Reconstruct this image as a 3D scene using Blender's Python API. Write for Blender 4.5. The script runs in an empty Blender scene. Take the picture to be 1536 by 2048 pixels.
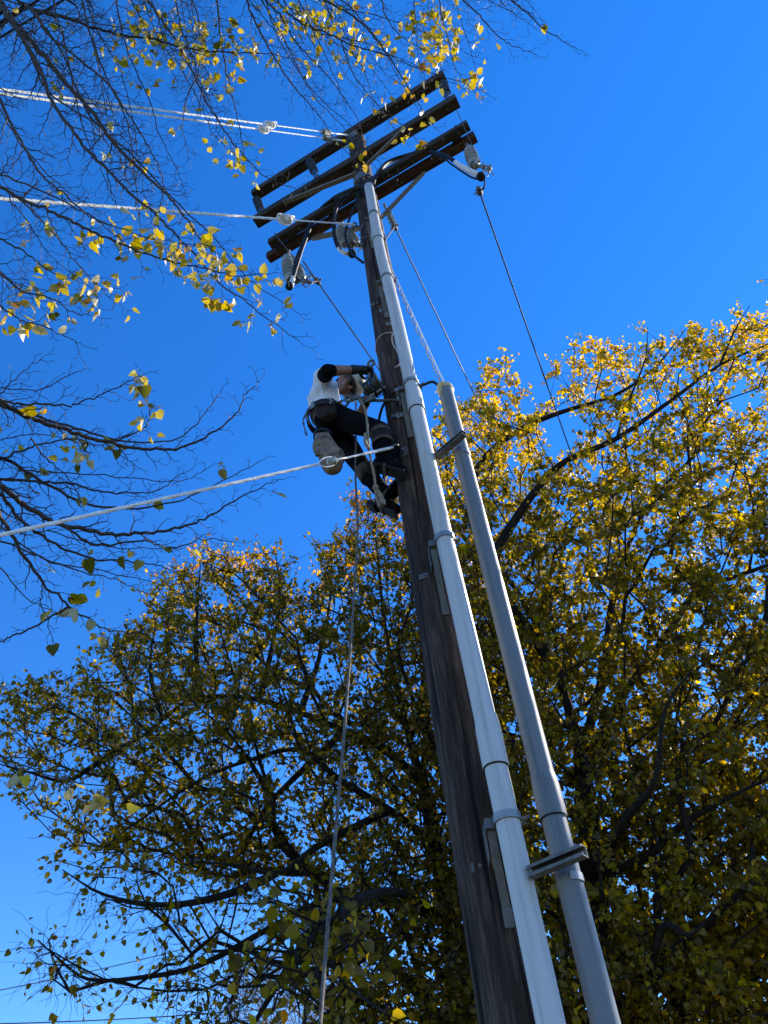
import bpy, math, random
import numpy as np
from mathutils import Vector

random.seed(7)
rng = np.random.default_rng(11)
S = bpy.context.scene
COL = S.collection

# ------------------------------------------------------------------ camera
FPX = 1538.0
PITCH, ROLL = math.radians(47.55), math.radians(6.87)
EYE = np.array([0.0, 0.0, 1.6])
CF = np.array([0, math.cos(PITCH), math.sin(PITCH)])
_u0 = np.array([0, -math.sin(PITCH), math.cos(PITCH)])
_r0 = np.array([1.0, 0, 0])
CR = math.cos(ROLL) * _r0 - math.sin(ROLL) * _u0
CU = math.sin(ROLL) * _r0 + math.cos(ROLL) * _u0

cam = bpy.data.cameras.new("camera")
camo = bpy.data.objects.new("camera", cam)
COL.objects.link(camo)
from mathutils import Matrix
camo.matrix_world = Matrix(((CR[0], CU[0], -CF[0], EYE[0]),
                            (CR[1], CU[1], -CF[1], EYE[1]),
                            (CR[2], CU[2], -CF[2], EYE[2]),
                            (0, 0, 0, 1)))
cam.sensor_fit = 'VERTICAL'
cam.sensor_height = 36.0
cam.sensor_width = 27.0
cam.lens = FPX / 2048 * 36.0
cam.clip_start = 0.05
cam.clip_end = 2000
S.camera = camo

# ------------------------------------------------------------------ sky and sun
SUN_EL, SUN_AZ = math.radians(39), math.radians(62)      # azimuth clockwise from +Y (the view) towards +X
world = bpy.data.worlds.new("World")
S.world = world
world.use_nodes = True
wn, wl = world.node_tree.nodes, world.node_tree.links
wn.clear()
sky = wn.new('ShaderNodeTexSky')
sky.sky_type = 'NISHITA'
sky.sun_disc = False
sky.sun_elevation = SUN_EL
sky.sun_rotation = SUN_AZ
sky.air_density = 1.0
sky.dust_density = 0.0
sky.ozone_density = 4.0
hs = wn.new('ShaderNodeHueSaturation')
hs.inputs['Saturation'].default_value = 1.31
hs.inputs['Value'].default_value = 1.04
hs.inputs['Hue'].default_value = 0.511
bg = wn.new('ShaderNodeBackground')
bg.inputs['Strength'].default_value = 0.15
wo = wn.new('ShaderNodeOutputWorld')
wl.new(sky.outputs[0], hs.inputs['Color'])
wl.new(hs.outputs[0], bg.inputs[0])
wl.new(bg.outputs[0], wo.inputs[0])

sun = bpy.data.lights.new("sun", 'SUN')
sun.energy = 5.0
sun.angle = math.radians(0.53)
sun.color = (1.0, 0.93, 0.82)
suno = bpy.data.objects.new("sun", sun)
COL.objects.link(suno)
SUND = Vector((math.sin(SUN_AZ) * math.cos(SUN_EL), math.cos(SUN_AZ) * math.cos(SUN_EL), math.sin(SUN_EL)))
suno.rotation_euler = SUND.to_track_quat('Z', 'Y').to_euler()
suno.location = (20, 5, 20)

S.view_settings.view_transform = 'Standard'
S.view_settings.look = 'None'
S.view_settings.gamma = 1.0
S.view_settings.exposure = 0.96
S.view_settings.use_curve_mapping = False


# ------------------------------------------------------------------ measuring helpers
def ray(u, v):
    return CF + CR * (u - 768) / FPX - CU * (v - 1024) / FPX


def aty(u, v, Y):
    d = ray(u, v)
    return EYE + d * (Y / d[1])


def atz(u, v, z):
    return EYE + ray(u, v) * z


def ath(u, v, h):
    d = ray(u, v)
    return EYE + d * ((h - EYE[2]) / d[2])


def project(P):
    q = np.asarray(P) - EYE
    z = q @ CF
    return 768 + FPX * (q @ CR) / z, 1024 - FPX * (q @ CU) / z, z


def nrm(v):
    v = np.asarray(v, float)
    return v / (np.linalg.norm(v) + 1e-12)


A3 = lambda *a: np.array(a, float)


# ------------------------------------------------------------------ materials
def new_mat(name):
    m = bpy.data.materials.new(name)
    m.use_nodes = True
    nt = m.node_tree
    return m, nt.nodes, nt.links, nt.nodes['Principled BSDF']


def noise_mat(name, c1, c2, scale=(20, 20, 20), rough=0.6, metallic=0.0, bump=0.0, detail=6, spec=0.4, ramp=(0.35, 0.65), rvar=0.1):
    m, n, l, b = new_mat(name)
    tc = n.new('ShaderNodeTexCoord')
    mp = n.new('ShaderNodeMapping')
    mp.inputs['Scale'].default_value = scale
    nz = n.new('ShaderNodeTexNoise')
    nz.inputs['Scale'].default_value = 1.0
    nz.inputs['Detail'].default_value = detail
    nz.inputs['Roughness'].default_value = 0.65
    cr = n.new('ShaderNodeValToRGB')
    cr.color_ramp.elements[0].position = ramp[0]
    cr.color_ramp.elements[1].position = ramp[1]
    cr.color_ramp.elements[0].color = (*c1, 1)
    cr.color_ramp.elements[1].color = (*c2, 1)
    l.new(tc.outputs['Object'], mp.inputs[0])
    l.new(mp.outputs[0], nz.inputs['Vector'])
    l.new(nz.outputs['Fac'], cr.inputs[0])
    l.new(cr.outputs[0], b.inputs['Base Color'])
    b.inputs['Metallic'].default_value = metallic
    b.inputs['Specular IOR Level'].default_value = spec
    mr = n.new('ShaderNodeMapRange')
    mr.inputs['To Min'].default_value = rough - rvar
    mr.inputs['To Max'].default_value = rough + rvar
    l.new(nz.outputs['Fac'], mr.inputs[0])
    l.new(mr.outputs[0], b.inputs['Roughness'])
    if bump:
        bp = n.new('ShaderNodeBump')
        bp.inputs['Strength'].default_value = bump
        bp.inputs['Distance'].default_value = 0.01
        l.new(nz.outputs['Fac'], bp.inputs['Height'])
        l.new(bp.outputs[0], b.inputs['Normal'])
    return m


def wood_mat(name, cols, axis_scale, rot=(0, 0, 0), crack=0.5, bump=0.6):
    """weathered timber: streaks along one axis, dark splits, blotchy stains"""
    m, n, l, b = new_mat(name)
    tc = n.new('ShaderNodeTexCoord')
    mr0 = n.new('ShaderNodeMapping')
    mr0.inputs['Rotation'].default_value = rot
    l.new(tc.outputs['Object'], mr0.inputs[0])

    def nz(scale, detail=5):
        mp = n.new('ShaderNodeMapping')
        mp.inputs['Scale'].default_value = scale
        t = n.new('ShaderNodeTexNoise')
        t.inputs['Scale'].default_value = 1
        t.inputs['Detail'].default_value = detail
        t.inputs['Roughness'].default_value = 0.6
        l.new(mr0.outputs[0], mp.inputs[0])
        l.new(mp.outputs[0], t.inputs['Vector'])
        return t.outputs['Fac']
    a = axis_scale
    streak = nz((a[0] * 55, a[1] * 55, a[2] * 55))
    blotch = nz((a[0] * 6, a[1] * 6, a[2] * 12), 3)
    split = nz((a[0] * 26, a[1] * 26, a[2] * 10), 2)
    cr = n.new('ShaderNodeValToRGB')
    e = cr.color_ramp.elements
    e[0].position, e[0].color = 0.28, (*cols[0], 1)
    e[1].position, e[1].color = 0.72, (*cols[2], 1)
    x = e.new(0.5)
    x.color = (*cols[1], 1)
    mixf = n.new('ShaderNodeMath')
    mixf.operation = 'MULTIPLY_ADD'
    mixf.inputs[1].default_value = 0.55
    l.new(streak, mixf.inputs[0])
    sc = n.new('ShaderNodeMath')
    sc.operation = 'MULTIPLY'
    sc.inputs[1].default_value = 0.45
    l.new(blotch, sc.inputs[0])
    l.new(sc.outputs[0], mixf.inputs[2])
    l.new(mixf.outputs[0], cr.inputs[0])
    # splits
    sr = n.new('ShaderNodeValToRGB')
    sr.color_ramp.elements[0].position = 0.36
    sr.color_ramp.elements[1].position = 0.43
    sr.color_ramp.elements[0].color = (1 - crack, 1 - crack, 1 - crack, 1)
    sr.color_ramp.elements[1].color = (1, 1, 1, 1)
    l.new(split, sr.inputs[0])
    mul = n.new('ShaderNodeMix')
    mul.data_type = 'RGBA'
    mul.blend_type = 'MULTIPLY'
    mul.inputs[0].default_value = 1
    l.new(cr.outputs[0], mul.inputs[6])
    l.new(sr.outputs[0], mul.inputs[7])
    l.new(mul.outputs[2], b.inputs['Base Color'])
    b.inputs['Roughness'].default_value = 0.85
    b.inputs['Specular IOR Level'].default_value = 0.2
    hsum = n.new('ShaderNodeMath')
    hsum.operation = 'ADD'
    l.new(streak, hsum.inputs[0])
    l.new(sr.outputs[0], hsum.inputs[1])
    bp = n.new('ShaderNodeBump')
    bp.inputs['Strength'].default_value = bump
    bp.inputs['Distance'].default_value = 0.008
    l.new(hsum.outputs[0], bp.inputs['Height'])
    l.new(bp.outputs[0], b.inputs['Normal'])
    return m


def leaf_mat(name, stops, pale=0.35, trans=0.5, tsat=1.0):
    m, n, l, b = new_mat(name)
    at = n.new('ShaderNodeAttribute')
    at.attribute_name = 'tint'
    cr = n.new('ShaderNodeValToRGB')
    el = cr.color_ramp.elements
    for i, (p, c) in enumerate(stops):
        e = el[i] if i < 2 else el.new(p)
        e.position = p
        e.color = (*c, 1)
    l.new(at.outputs['Fac'], cr.inputs[0])
    geo = n.new('ShaderNodeNewGeometry')
    mx = n.new('ShaderNodeMix')
    mx.data_type = 'RGBA'
    mp = n.new('ShaderNodeMath')
    mp.operation = 'MULTIPLY'
    mp.inputs[1].default_value = pale
    l.new(geo.outputs['Backfacing'], mp.inputs[0])
    l.new(mp.outputs[0], mx.inputs[0])
    l.new(cr.outputs[0], mx.inputs[6])
    mx.inputs[7].default_value = (0.58, 0.54, 0.40, 1)
    l.new(mx.outputs[2], b.inputs['Base Color'])
    b.inputs['Roughness'].default_value = 0.42
    b.inputs['Specular IOR Level'].default_value = 0.22
    tr = n.new('ShaderNodeBsdfTranslucent')
    h = n.new('ShaderNodeHueSaturation')
    h.inputs['Saturation'].default_value = 1.1
    h.inputs['Value'].default_value = tsat
    l.new(cr.outputs[0], h.inputs['Color'])
    l.new(h.outputs[0], tr.inputs['Color'])
    ms = n.new('ShaderNodeMixShader')
    ms.inputs[0].default_value = trans
    l.new(b.outputs[0], ms.inputs[1])
    l.new(tr.outputs[0], ms.inputs[2])
    l.new(ms.outputs[0], n['Material Output'].inputs['Surface'])
    return m


M = {}
M['pole'] = wood_mat('pole_wood', ((0.009, 0.006, 0.005), (0.046, 0.031, 0.024), (0.17, 0.118, 0.09)), (1, 1, 0.07), crack=0.8, bump=0.9)
M['arm'] = wood_mat('crossarm_wood', ((0.028, 0.015, 0.010), (0.085, 0.047, 0.030), (0.20, 0.115, 0.075)), (0.05, 1, 1), rot=(0, 0, math.radians(23.6)), crack=0.5, bump=0.5)
M['arm_dark'] = wood_mat('old_crossarm_wood', ((0.017, 0.013, 0.011), (0.050, 0.040, 0.033), (0.14, 0.115, 0.095)), (0.05, 1, 1), rot=(0, 0, math.radians(23.6)), crack=0.5, bump=0.5)
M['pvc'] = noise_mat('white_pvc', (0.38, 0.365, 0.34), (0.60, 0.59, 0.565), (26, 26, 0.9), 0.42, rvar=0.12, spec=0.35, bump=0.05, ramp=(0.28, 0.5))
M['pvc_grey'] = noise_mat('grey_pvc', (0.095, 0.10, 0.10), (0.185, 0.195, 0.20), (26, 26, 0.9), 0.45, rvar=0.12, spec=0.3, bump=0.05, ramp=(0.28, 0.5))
M['galv'] = noise_mat('galvanised_steel', (0.26, 0.27, 0.27), (0.38, 0.38, 0.37), (14, 14, 14), 0.5, metallic=0.55, bump=0.02, rvar=0.08)
M['galv_dull'] = noise_mat('dull_steel', (0.10, 0.105, 0.10), (0.20, 0.20, 0.19), (40, 40, 40), 0.6, metallic=0.4, bump=0.1)
M['steel'] = noise_mat('weathered_steel', (0.10, 0.10, 0.092), (0.19, 0.187, 0.172), (14, 14, 5), 0.55, metallic=0.3, bump=0.02)
M['brace'] = noise_mat('brace_wood', (0.12, 0.105, 0.085), (0.22, 0.19, 0.155), (30, 30, 30), 0.7, bump=0.2)
M['strand'] = noise_mat('guy_strand', (0.80, 0.79, 0.77), (0.90, 0.89, 0.87), (60, 60, 60), 0.45, metallic=0.0)
M['porc_white'] = noise_mat('white_porcelain', (0.56, 0.54, 0.47), (0.78, 0.76, 0.70), (12, 12, 12), 0.25, spec=0.6)
M['porc_grey'] = noise_mat('grey_porcelain', (0.24, 0.26, 0.25), (0.36, 0.38, 0.36), (10, 10, 10), 0.22, spec=0.6)
M['porc_dark'] = noise_mat('brown_porcelain', (0.022, 0.026, 0.026), (0.05, 0.055, 0.052), (10, 10, 10), 0.2, spec=0.6)
M['rubber'] = noise_mat('black_cable', (0.008, 0.008, 0.010), (0.022, 0.022, 0.025), (30, 30, 30), 0.6, spec=0.25)
M['alu'] = noise_mat('aluminium_wire', (0.05, 0.055, 0.065), (0.10, 0.105, 0.115), (2, 2, 2), 0.6, metallic=0.0, detail=1)
M['foam'] = noise_mat('sealing_foam', (0.55, 0.42, 0.20), (0.72, 0.58, 0.32), (40, 40, 40), 0.8, bump=0.4)
M['shirt'] = noise_mat('white_cotton', (0.74, 0.74, 0.77), (0.84, 0.84, 0.85), (14, 14, 10), 0.9, bump=0.5, spec=0.1)
M['black_cloth'] = noise_mat('black_cloth', (0.004, 0.004, 0.005), (0.011, 0.011, 0.013), (25, 25, 18), 0.95, bump=0.4, spec=0.05)
M['leather'] = noise_mat('dark_leather', (0.016, 0.010, 0.008), (0.045, 0.027, 0.019), (25, 25, 25), 0.65, bump=0.3, spec=0.15)
M['tan'] = noise_mat('tan_strap', (0.22, 0.16, 0.10), (0.38, 0.29, 0.19), (40, 40, 40), 0.75, bump=0.2)
M['canvas'] = noise_mat('tan_canvas', (0.10, 0.068, 0.042), (0.34, 0.245, 0.16), (18, 18, 18), 0.85, bump=0.5)
M['pad'] = noise_mat('worn_pad', (0.05, 0.040, 0.030), (0.15, 0.12, 0.09), (20, 20, 20), 0.8, bump=0.3, spec=0.1)
M['skin'] = noise_mat('skin', (0.25, 0.125, 0.085), (0.38, 0.205, 0.145), (25, 25, 25), 0.5, spec=0.4)
M['hat'] = noise_mat('white_hard_hat', (0.52, 0.47, 0.37), (0.66, 0.61, 0.51), (8, 8, 8), 0.35, spec=0.5)
M['glass'] = noise_mat('dark_lens', (0.006, 0.008, 0.02), (0.012, 0.016, 0.035), (8, 8, 8), 0.08, spec=0.8, rvar=0.02)
M['glove'] = noise_mat('dark_glove', (0.008, 0.011, 0.013), (0.025, 0.032, 0.036), (30, 30, 30), 0.7, bump=0.3)
M['pulley'] = noise_mat('olive_steel', (0.035, 0.038, 0.032), (0.09, 0.094, 0.076), (25, 25, 25), 0.45, metallic=0.3, bump=0.1)
M['rope'] = noise_mat('pale_rope', (0.32, 0.29, 0.25), (0.55, 0.50, 0.44), (50, 50, 50), 0.9, bump=0.3)
M['rope_dark'] = noise_mat('worn_rope', (0.07, 0.058, 0.05), (0.20, 0.175, 0.15), (70, 70, 25), 0.9, bump=0.3)
M['bark'] = noise_mat('linden_bark', (0.010, 0.008, 0.006), (0.034, 0.028, 0.022), (22, 22, 7), 0.9, bump=0.9, spec=0.15)
M['bark_near'] = noise_mat('twig_bark', (0.022, 0.016, 0.013), (0.075, 0.057, 0.045), (60, 60, 60), 0.6, bump=0.4, spec=0.35)
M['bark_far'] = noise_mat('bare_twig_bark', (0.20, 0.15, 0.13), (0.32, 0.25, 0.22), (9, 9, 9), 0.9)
M['grass'] = noise_mat('lawn_grass', (0.022, 0.028, 0.012), (0.065, 0.055, 0.03), (3, 3, 3), 0.95, bump=0.5)
OLIVE, GREEN, YGRN = (0.125, 0.088, 0.007), (0.070, 0.056, 0.006), (0.30, 0.215, 0.009)
YEL, GOLD, ORG, BRN = (0.52, 0.33, 0.010), (0.48, 0.23, 0.010), (0.44, 0.155, 0.012), (0.14, 0.06, 0.02)
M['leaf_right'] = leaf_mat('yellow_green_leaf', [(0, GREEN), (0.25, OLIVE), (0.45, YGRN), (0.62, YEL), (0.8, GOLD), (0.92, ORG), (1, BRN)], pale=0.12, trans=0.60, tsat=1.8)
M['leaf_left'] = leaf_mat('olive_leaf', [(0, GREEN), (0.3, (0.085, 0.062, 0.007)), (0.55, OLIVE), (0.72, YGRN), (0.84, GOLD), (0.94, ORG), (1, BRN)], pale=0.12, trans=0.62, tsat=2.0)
M['leaf_near'] = leaf_mat('thin_autumn_leaf', [(0, (0.075, 0.085, 0.015)), (0.15, (0.17, 0.16, 0.015)), (0.3, (0.50, 0.38, 0.015)), (0.6, (0.62, 0.46, 0.03)), (0.82, (0.55, 0.33, 0.02)), (0.93, (0.34, 0.17, 0.04)), (1, (0.14, 0.07, 0.03))], pale=0.92, trans=0.4, tsat=1.1)


# ------------------------------------------------------------------ mesh builder
class MB:
    def __init__(s):
        s.V, s.F, s.n, s.C = [], [], 0, []

    def add(s, V, F):
        V = np.asarray(V, float).reshape(-1, 3)
        s.V.append(V)
        s.C.append((V, F))
        k = s.n
        s.F.extend([tuple(int(i) + k for i in f) for f in F])
        s.n += len(V)

    def tube(s, P, r, seg=8, caps=True, lobes=0, pitch=0.1, amp=0.15):
        P = np.asarray(P, float)
        n = len(P)
        r = np.broadcast_to(np.asarray(r, float), (n,))
        T = np.gradient(P, axis=0)
        T /= np.linalg.norm(T, axis=1)[:, None] + 1e-12
        Q = P - P.mean(0)
        if n > 2:
            a = np.linalg.svd(Q, full_matrices=True)[2][2]
        else:
            a = np.eye(3)[np.argmin(np.abs(T[0]))]
        if abs(a @ T[0]) > 0.9:
            a = np.eye(3)[np.argmin(np.abs(T[0]))]
        N = np.cross(T, a)
        N /= np.linalg.norm(N, axis=1)[:, None] + 1e-12
        B = np.cross(T, N)
        th = np.linspace(0, 2 * math.pi, seg, endpoint=False)
        R = np.broadcast_to(r[:, None], (n, seg)).copy()
        if lobes:
            L = np.concatenate([[0], np.cumsum(np.linalg.norm(np.diff(P, axis=0), axis=1))])
            R *= 1 + amp * np.cos(lobes * th[None, :] - (2 * math.pi * L / pitch)[:, None])
        V = P[:, None, :] + R[:, :, None] * (N[:, None, :] * np.cos(th)[None, :, None] + B[:, None, :] * np.sin(th)[None, :, None])
        i = np.arange(n - 1)[:, None] * seg
        j = np.arange(seg)[None, :]
        j2 = (j + 1) % seg
        F = np.stack([i + j, i + j2, i + seg + j2, i + seg + j], -1).reshape(-1, 4).tolist()
        if caps:
            F.append(list(range(seg))[::-1])
            F.append([(n - 1) * seg + k for k in range(seg)])
        s.add(V.reshape(-1, 3), F)

    def lathe(s, prof, c, axis=(0, 0, 1), seg=20, closed=False):
        """prof: (radius, distance along axis)"""
        ax = nrm(axis)
        a = np.eye(3)[np.argmin(np.abs(ax))]
        x = nrm(np.cross(a, ax))
        y = np.cross(ax, x)
        th = np.linspace(0, 2 * math.pi, seg, endpoint=False)
        V = []
        for (r, z) in prof:
            V.append(np.asarray(c) + ax * z + r * (np.cos(th)[:, None] * x + np.sin(th)[:, None] * y))
        n = len(prof)
        F = []
        for i in range(n - 1):
            for j in range(seg):
                j2 = (j + 1) % seg
                F.append((i * seg + j, i * seg + j2, (i + 1) * seg + j2, (i + 1) * seg + j))
        if closed:
            for j in range(seg):
                j2 = (j + 1) % seg
                F.append(((n - 1) * seg + j, (n - 1) * seg + j2, j2, j))
        else:
            F.append(tuple(range(seg))[::-1])
            F.append(tuple((n - 1) * seg + k for k in range(seg)))
        s.add(np.concatenate(V), F)

    def box(s, c, X, Y, Z, bev=0.0):
        """c centre, X Y Z half-extent vectors; optional chamfer on the edges along X"""
        c, X, Y, Z = (np.asarray(q, float) for q in (c, X, Y, Z))
        if bev <= 0:
            V = [c + a * X + b * Y + d * Z for a in (-1, 1) for b in (-1, 1) for d in (-1, 1)]
            F = [(0, 1, 3, 2), (4, 6, 7, 5), (0, 4, 5, 1), (2, 3, 7, 6), (0, 2, 6, 4), (1, 5, 7, 3)]
            s.add(V, F)
            return
        ly, lz = np.linalg.norm(Y), np.linalg.norm(Z)
        y, z = Y / ly, Z / lz
        pr = [(-ly + bev, -lz), (ly - bev, -lz), (ly, -lz + bev), (ly, lz - bev), (ly - bev, lz), (-ly + bev, lz), (-ly, lz - bev), (-ly, -lz + bev)]
        V = [c + sgn * X + a * y + b * z for sgn in (-1, 1) for a, b in pr]
        F = [tuple(range(8))[::-1], tuple(range(8, 16))]
        F += [(i, (i + 1) % 8, 8 + (i + 1) % 8, 8 + i) for i in range(8)]
        s.add(V, F)

    def ball(s, c, r, axes=None, seg=14, rings=9):
        r = np.broadcast_to(np.asarray(r, float), (3,))
        ax = np.eye(3) if axes is None else np.array([nrm(a) for a in axes])
        V = []
        for i in range(1, rings):
            ph = math.pi * i / rings
            for j in range(seg):
                th = 2 * math.pi * j / seg
                d = A3(math.sin(ph) * math.cos(th), math.sin(ph) * math.sin(th), math.cos(ph)) * r
                V.append(np.asarray(c) + d @ ax)
        t = len(V)
        V.append(np.asarray(c) + (A3(0, 0, 1) * r) @ ax)
        V.append(np.asarray(c) + (A3(0, 0, -1) * r) @ ax)
        F = []
        for i in range(rings - 2):
            for j in range(seg):
                j2 = (j + 1) % seg
                F.append((i * seg + j, (i + 1) * seg + j, (i + 1) * seg + j2, i * seg + j2))
        for j in range(seg):
            j2 = (j + 1) % seg
            F.append((t, j, j2))
            F.append((t + 1, (rings - 2) * seg + j2, (rings - 2) * seg + j))
        s.add(V, F)

    def capsule(s, a, b, ra, rb, seg=12):
        a, b = np.asarray(a, float), np.asarray(b, float)
        t = nrm(b - a)
        pts, rs = [], []
        for k in (1.0, 0.92, 0.7, 0.38, 0):
            pts.append(a - t * ra * k)
            rs.append(ra * math.sqrt(max(0, 1 - k * k)) + 1e-4)
        for k in (0, 0.38, 0.7, 0.92, 1.0):
            pts.append(b + t * rb * k)
            rs.append(rb * math.sqrt(max(0, 1 - k * k)) + 1e-4)
        s.tube(pts, rs, seg)

    def mesh(s, name, off=(0, 0, 0), smooth=True):
        me = bpy.data.meshes.new(name)
        V = np.concatenate(s.V) - np.asarray(off)
        me.vertices.add(len(V))
        me.vertices.foreach_set('co', V.astype(np.float32).ravel())
        ln = np.array([len(f) for f in s.F], np.int32)
        fl = np.fromiter((i for f in s.F for i in f), np.int32)
        me.loops.add(len(fl))
        me.loops.foreach_set('vertex_index', fl)
        me.polygons.add(len(ln))
        me.polygons.foreach_set('loop_start', np.concatenate([[0], np.cumsum(ln)[:-1]]).astype(np.int32))
        me.polygons.foreach_set('loop_total', ln)
        me.update(calc_edges=True)
        me.validate()
        if smooth:
            me.polygons.foreach_set('use_smooth', np.ones(len(me.polygons), bool))
            try:
                me.set_sharp_from_angle(angle=math.radians(38))
            except Exception:
                pass
        else:
            me.polygons.foreach_set('use_smooth', np.zeros(len(me.polygons), bool))
        return me

    def each(s, name, mat, parent, smooth=True):
        """every shape added becomes an object of its own"""
        for V, F in s.C:
            m = MB()
            m.add(V, F)
            m.build(name, mat, parent, smooth=smooth)

    def build(s, name, mat, parent=None, base=None, smooth=True):
        off = wloc(parent) if parent is not None else np.asarray(base if base is not None else (0, 0, 0), float)
        me = s.mesh(name, off, smooth)
        me.materials.append(mat)
        return link(name, me, parent, off)


def wloc(o):
    p = np.zeros(3)
    while o is not None:
        p = p + np.array(o.location)
        o = o.parent
    return p


def link(name, me, parent, off=(0, 0, 0)):
    o = bpy.data.objects.new(name, me)
    COL.objects.link(o)
    if parent is not None:
        o.parent = parent
    else:
        o.location = tuple(off)
    return o


def tag(o, label, cat, group=None, kind=None):
    if label:
        o['label'] = label
    if cat:
        o['category'] = cat
    if group:
        o['group'] = group
    if kind:
        o['kind'] = kind
    return o


def thing(name, loc, label, cat, group=None):
    o = bpy.data.objects.new(name, None)
    o.empty_display_size = 0.1
    COL.objects.link(o)
    o.location = tuple(loc)
    return tag(o, label, cat, group)


def remeshed(mb, name, mat, parent, voxel=0.009, smooth=6, sub=None):
    """fuse overlapping shapes into one continuous skin"""
    me = mb.mesh(name, wloc(parent))
    o = bpy.data.objects.new('fuse', me)
    COL.objects.link(o)
    r = o.modifiers.new('r', 'REMESH')
    r.mode = 'VOXEL'
    r.voxel_size = voxel
    r.use_smooth_shade = True
    if smooth:
        sm = o.modifiers.new('s', 'SMOOTH')
        sm.factor = 0.5
        sm.iterations = smooth
    dg = bpy.context.evaluated_depsgraph_get()
    dg.update()
    nm = bpy.data.meshes.new_from_object(o.evaluated_get(dg))
    nm.name = name
    bpy.data.objects.remove(o)
    bpy.data.meshes.remove(me)
    nm.materials.clear()
    nm.materials.append(mat)
    nm.polygons.foreach_set('use_smooth', np.ones(len(nm.polygons), bool))
    return link(name, nm, parent)


def spline(P, n=8):
    """Catmull-Rom through P"""
    P = np.asarray(P, float)
    if len(P) < 3:
        t = np.linspace(0, 1, n + 1)[:, None]
        return P[0] * (1 - t) + P[-1] * t
    E = np.concatenate([[2 * P[0] - P[1]], P, [2 * P[-1] - P[-2]]])
    out = []
    for i in range(1, len(E) - 2):
        for k in range(n):
            t = k / n
            a, b, c, d = E[i - 1], E[i], E[i + 1], E[i + 2]
            out.append(0.5 * ((2 * b) + (c - a) * t + (2 * a - 5 * b + 4 * c - d) * t * t + (3 * b - a - 3 * c + d) * t ** 3))
    out.append(P[-1])
    return np.array(out)


# ------------------------------------------------------------------ ground
g = MB()
N = 40
xs = np.concatenate([-np.geomspace(600, 3, N // 2), np.geomspace(3, 600, N // 2)])
GX, GY = np.meshgrid(xs, xs)
GZ = 0.03 * np.sin(GX * 0.7) * np.cos(GY * 0.5) * (np.hypot(GX, GY) < 80)
V = np.stack([GX, GY, GZ], -1).reshape(-1, 3)
F = [(i * N + j, i * N + j + 1, (i + 1) * N + j + 1, (i + 1) * N + j) for i in range(N - 1) for j in range(N - 1)]
g.add(V, F)
tag(g.build('ground', M['grass']), None, None, kind='structure')


# ------------------------------------------------------------------ utility pole
PY = 3.5
TOP = 13.35


def pole_x(h):
    return 0.284 - 0.0050 * min(h, 7.5)


def pole_r(h):
    return float(np.interp(h, [0, 2.4, 7.5, 13.35], [0.152, 0.143, 0.139, 0.119]))


def pole_c(h):
    return A3(pole_x(h), PY, h)


pole = thing('utility_pole', (pole_x(0), PY, 0), 'tall weathered brown wooden utility pole with two pairs of crossarms, which the lineman is climbing', 'utility pole')
mb = MB()
seg, nr = 72, 260
hh = np.linspace(-0.3, TOP, nr)
th = np.linspace(0, 2 * math.pi, seg, endpoint=False)
ph = rng.uniform(0, 6.28, 12)
V = []
for h in hh:
    r = pole_r(max(h, 0)) * np.ones(seg)
    for k, (a, m) in enumerate(((0.008, 2), (0.010, 3), (0.007, 5), (0.010, 9), (0.009, 14), (0.009, 21))):
        r = r * (1 + a * np.cos(m * th + ph[k] + 0.5 * math.sin(h * (0.5 + 0.3 * k) + ph[k + 6])))
    # long drying splits
    for a0, h0, h1, dep in ((3.6, 0, 5, 0.006), (4.35, 3, 9, 0.008), (5.0, 6, 12.6, 0.007), (4.0, 8, 13.4, 0.010), (5.7, 1, 7, 0.006), (4.75, 0, 4.4, 0.008), (3.2, 5, 11, 0.006)):
        w = max(0, min((h - h0) / 0.5, (h1 - h) / 0.5, 1))
        d = np.abs((th - a0 - 0.06 * math.sin(h * 1.3 + a0) + math.pi) % (2 * math.pi) - math.pi)
        r = r - dep * w * np.exp(-(d / 0.03) ** 2)
    c = pole_c(h)
    V.append(np.stack([c[0] + r * np.cos(th), c[1] + r * np.sin(th), np.full(seg, h)], -1))
V = np.concatenate(V)
F = [(i * seg + j, i * seg + (j + 1) % seg, (i + 1) * seg + (j + 1) % seg, (i + 1) * seg + j) for i in range(nr - 1) for j in range(seg)]
F += [tuple(range(seg))[::-1], tuple((nr - 1) * seg + k for k in range(seg))]
mb.add(V, F)
mb.build('shaft', M['pole'], pole)

# crossarms -------------------------------------------------------
YAW = math.radians(-23.6)
AX = A3(math.cos(YAW), math.sin(YAW), 0)          # along the arms, right end nearer
AN = A3(-math.sin(YAW), math.cos(YAW), 0)         # away from the camera
UP = A3(0, 0, 1)


def arm_from(a, b, h):
    return ath(*a, h), ath(*b, h)


def crossarm(p, q, mat, hw=0.046, hz=0.060):
    mb = MB()
    ax = nrm(q - p)
    nn = nrm(np.cross(UP, ax))
    mb.box((p + q) / 2, ax * np.linalg.norm(q - p) / 2, nn * hw, UP * hz, bev=0.008)
    o = mb.build('crossarm', mat, pole, smooth=False)
    bt = MB()
    L = np.linalg.norm(q - p)
    for t in (0.05, 0.16, 0.34, 0.66, 0.84, 0.95):
        c = p + ax * L * t
        bt.lathe([(0.013, 0), (0.013, 0.012), (0.006, 0.013), (0.006, 0.03)], c - nn * hw, -nn, 6)
        bt.lathe([(0.016, -0.004), (0.016, 0.008)], c - UP * (hz), -UP, 6)
    bt.each('bolt', M['galv_dull'], o)
    return p, q, ax, nn


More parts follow.
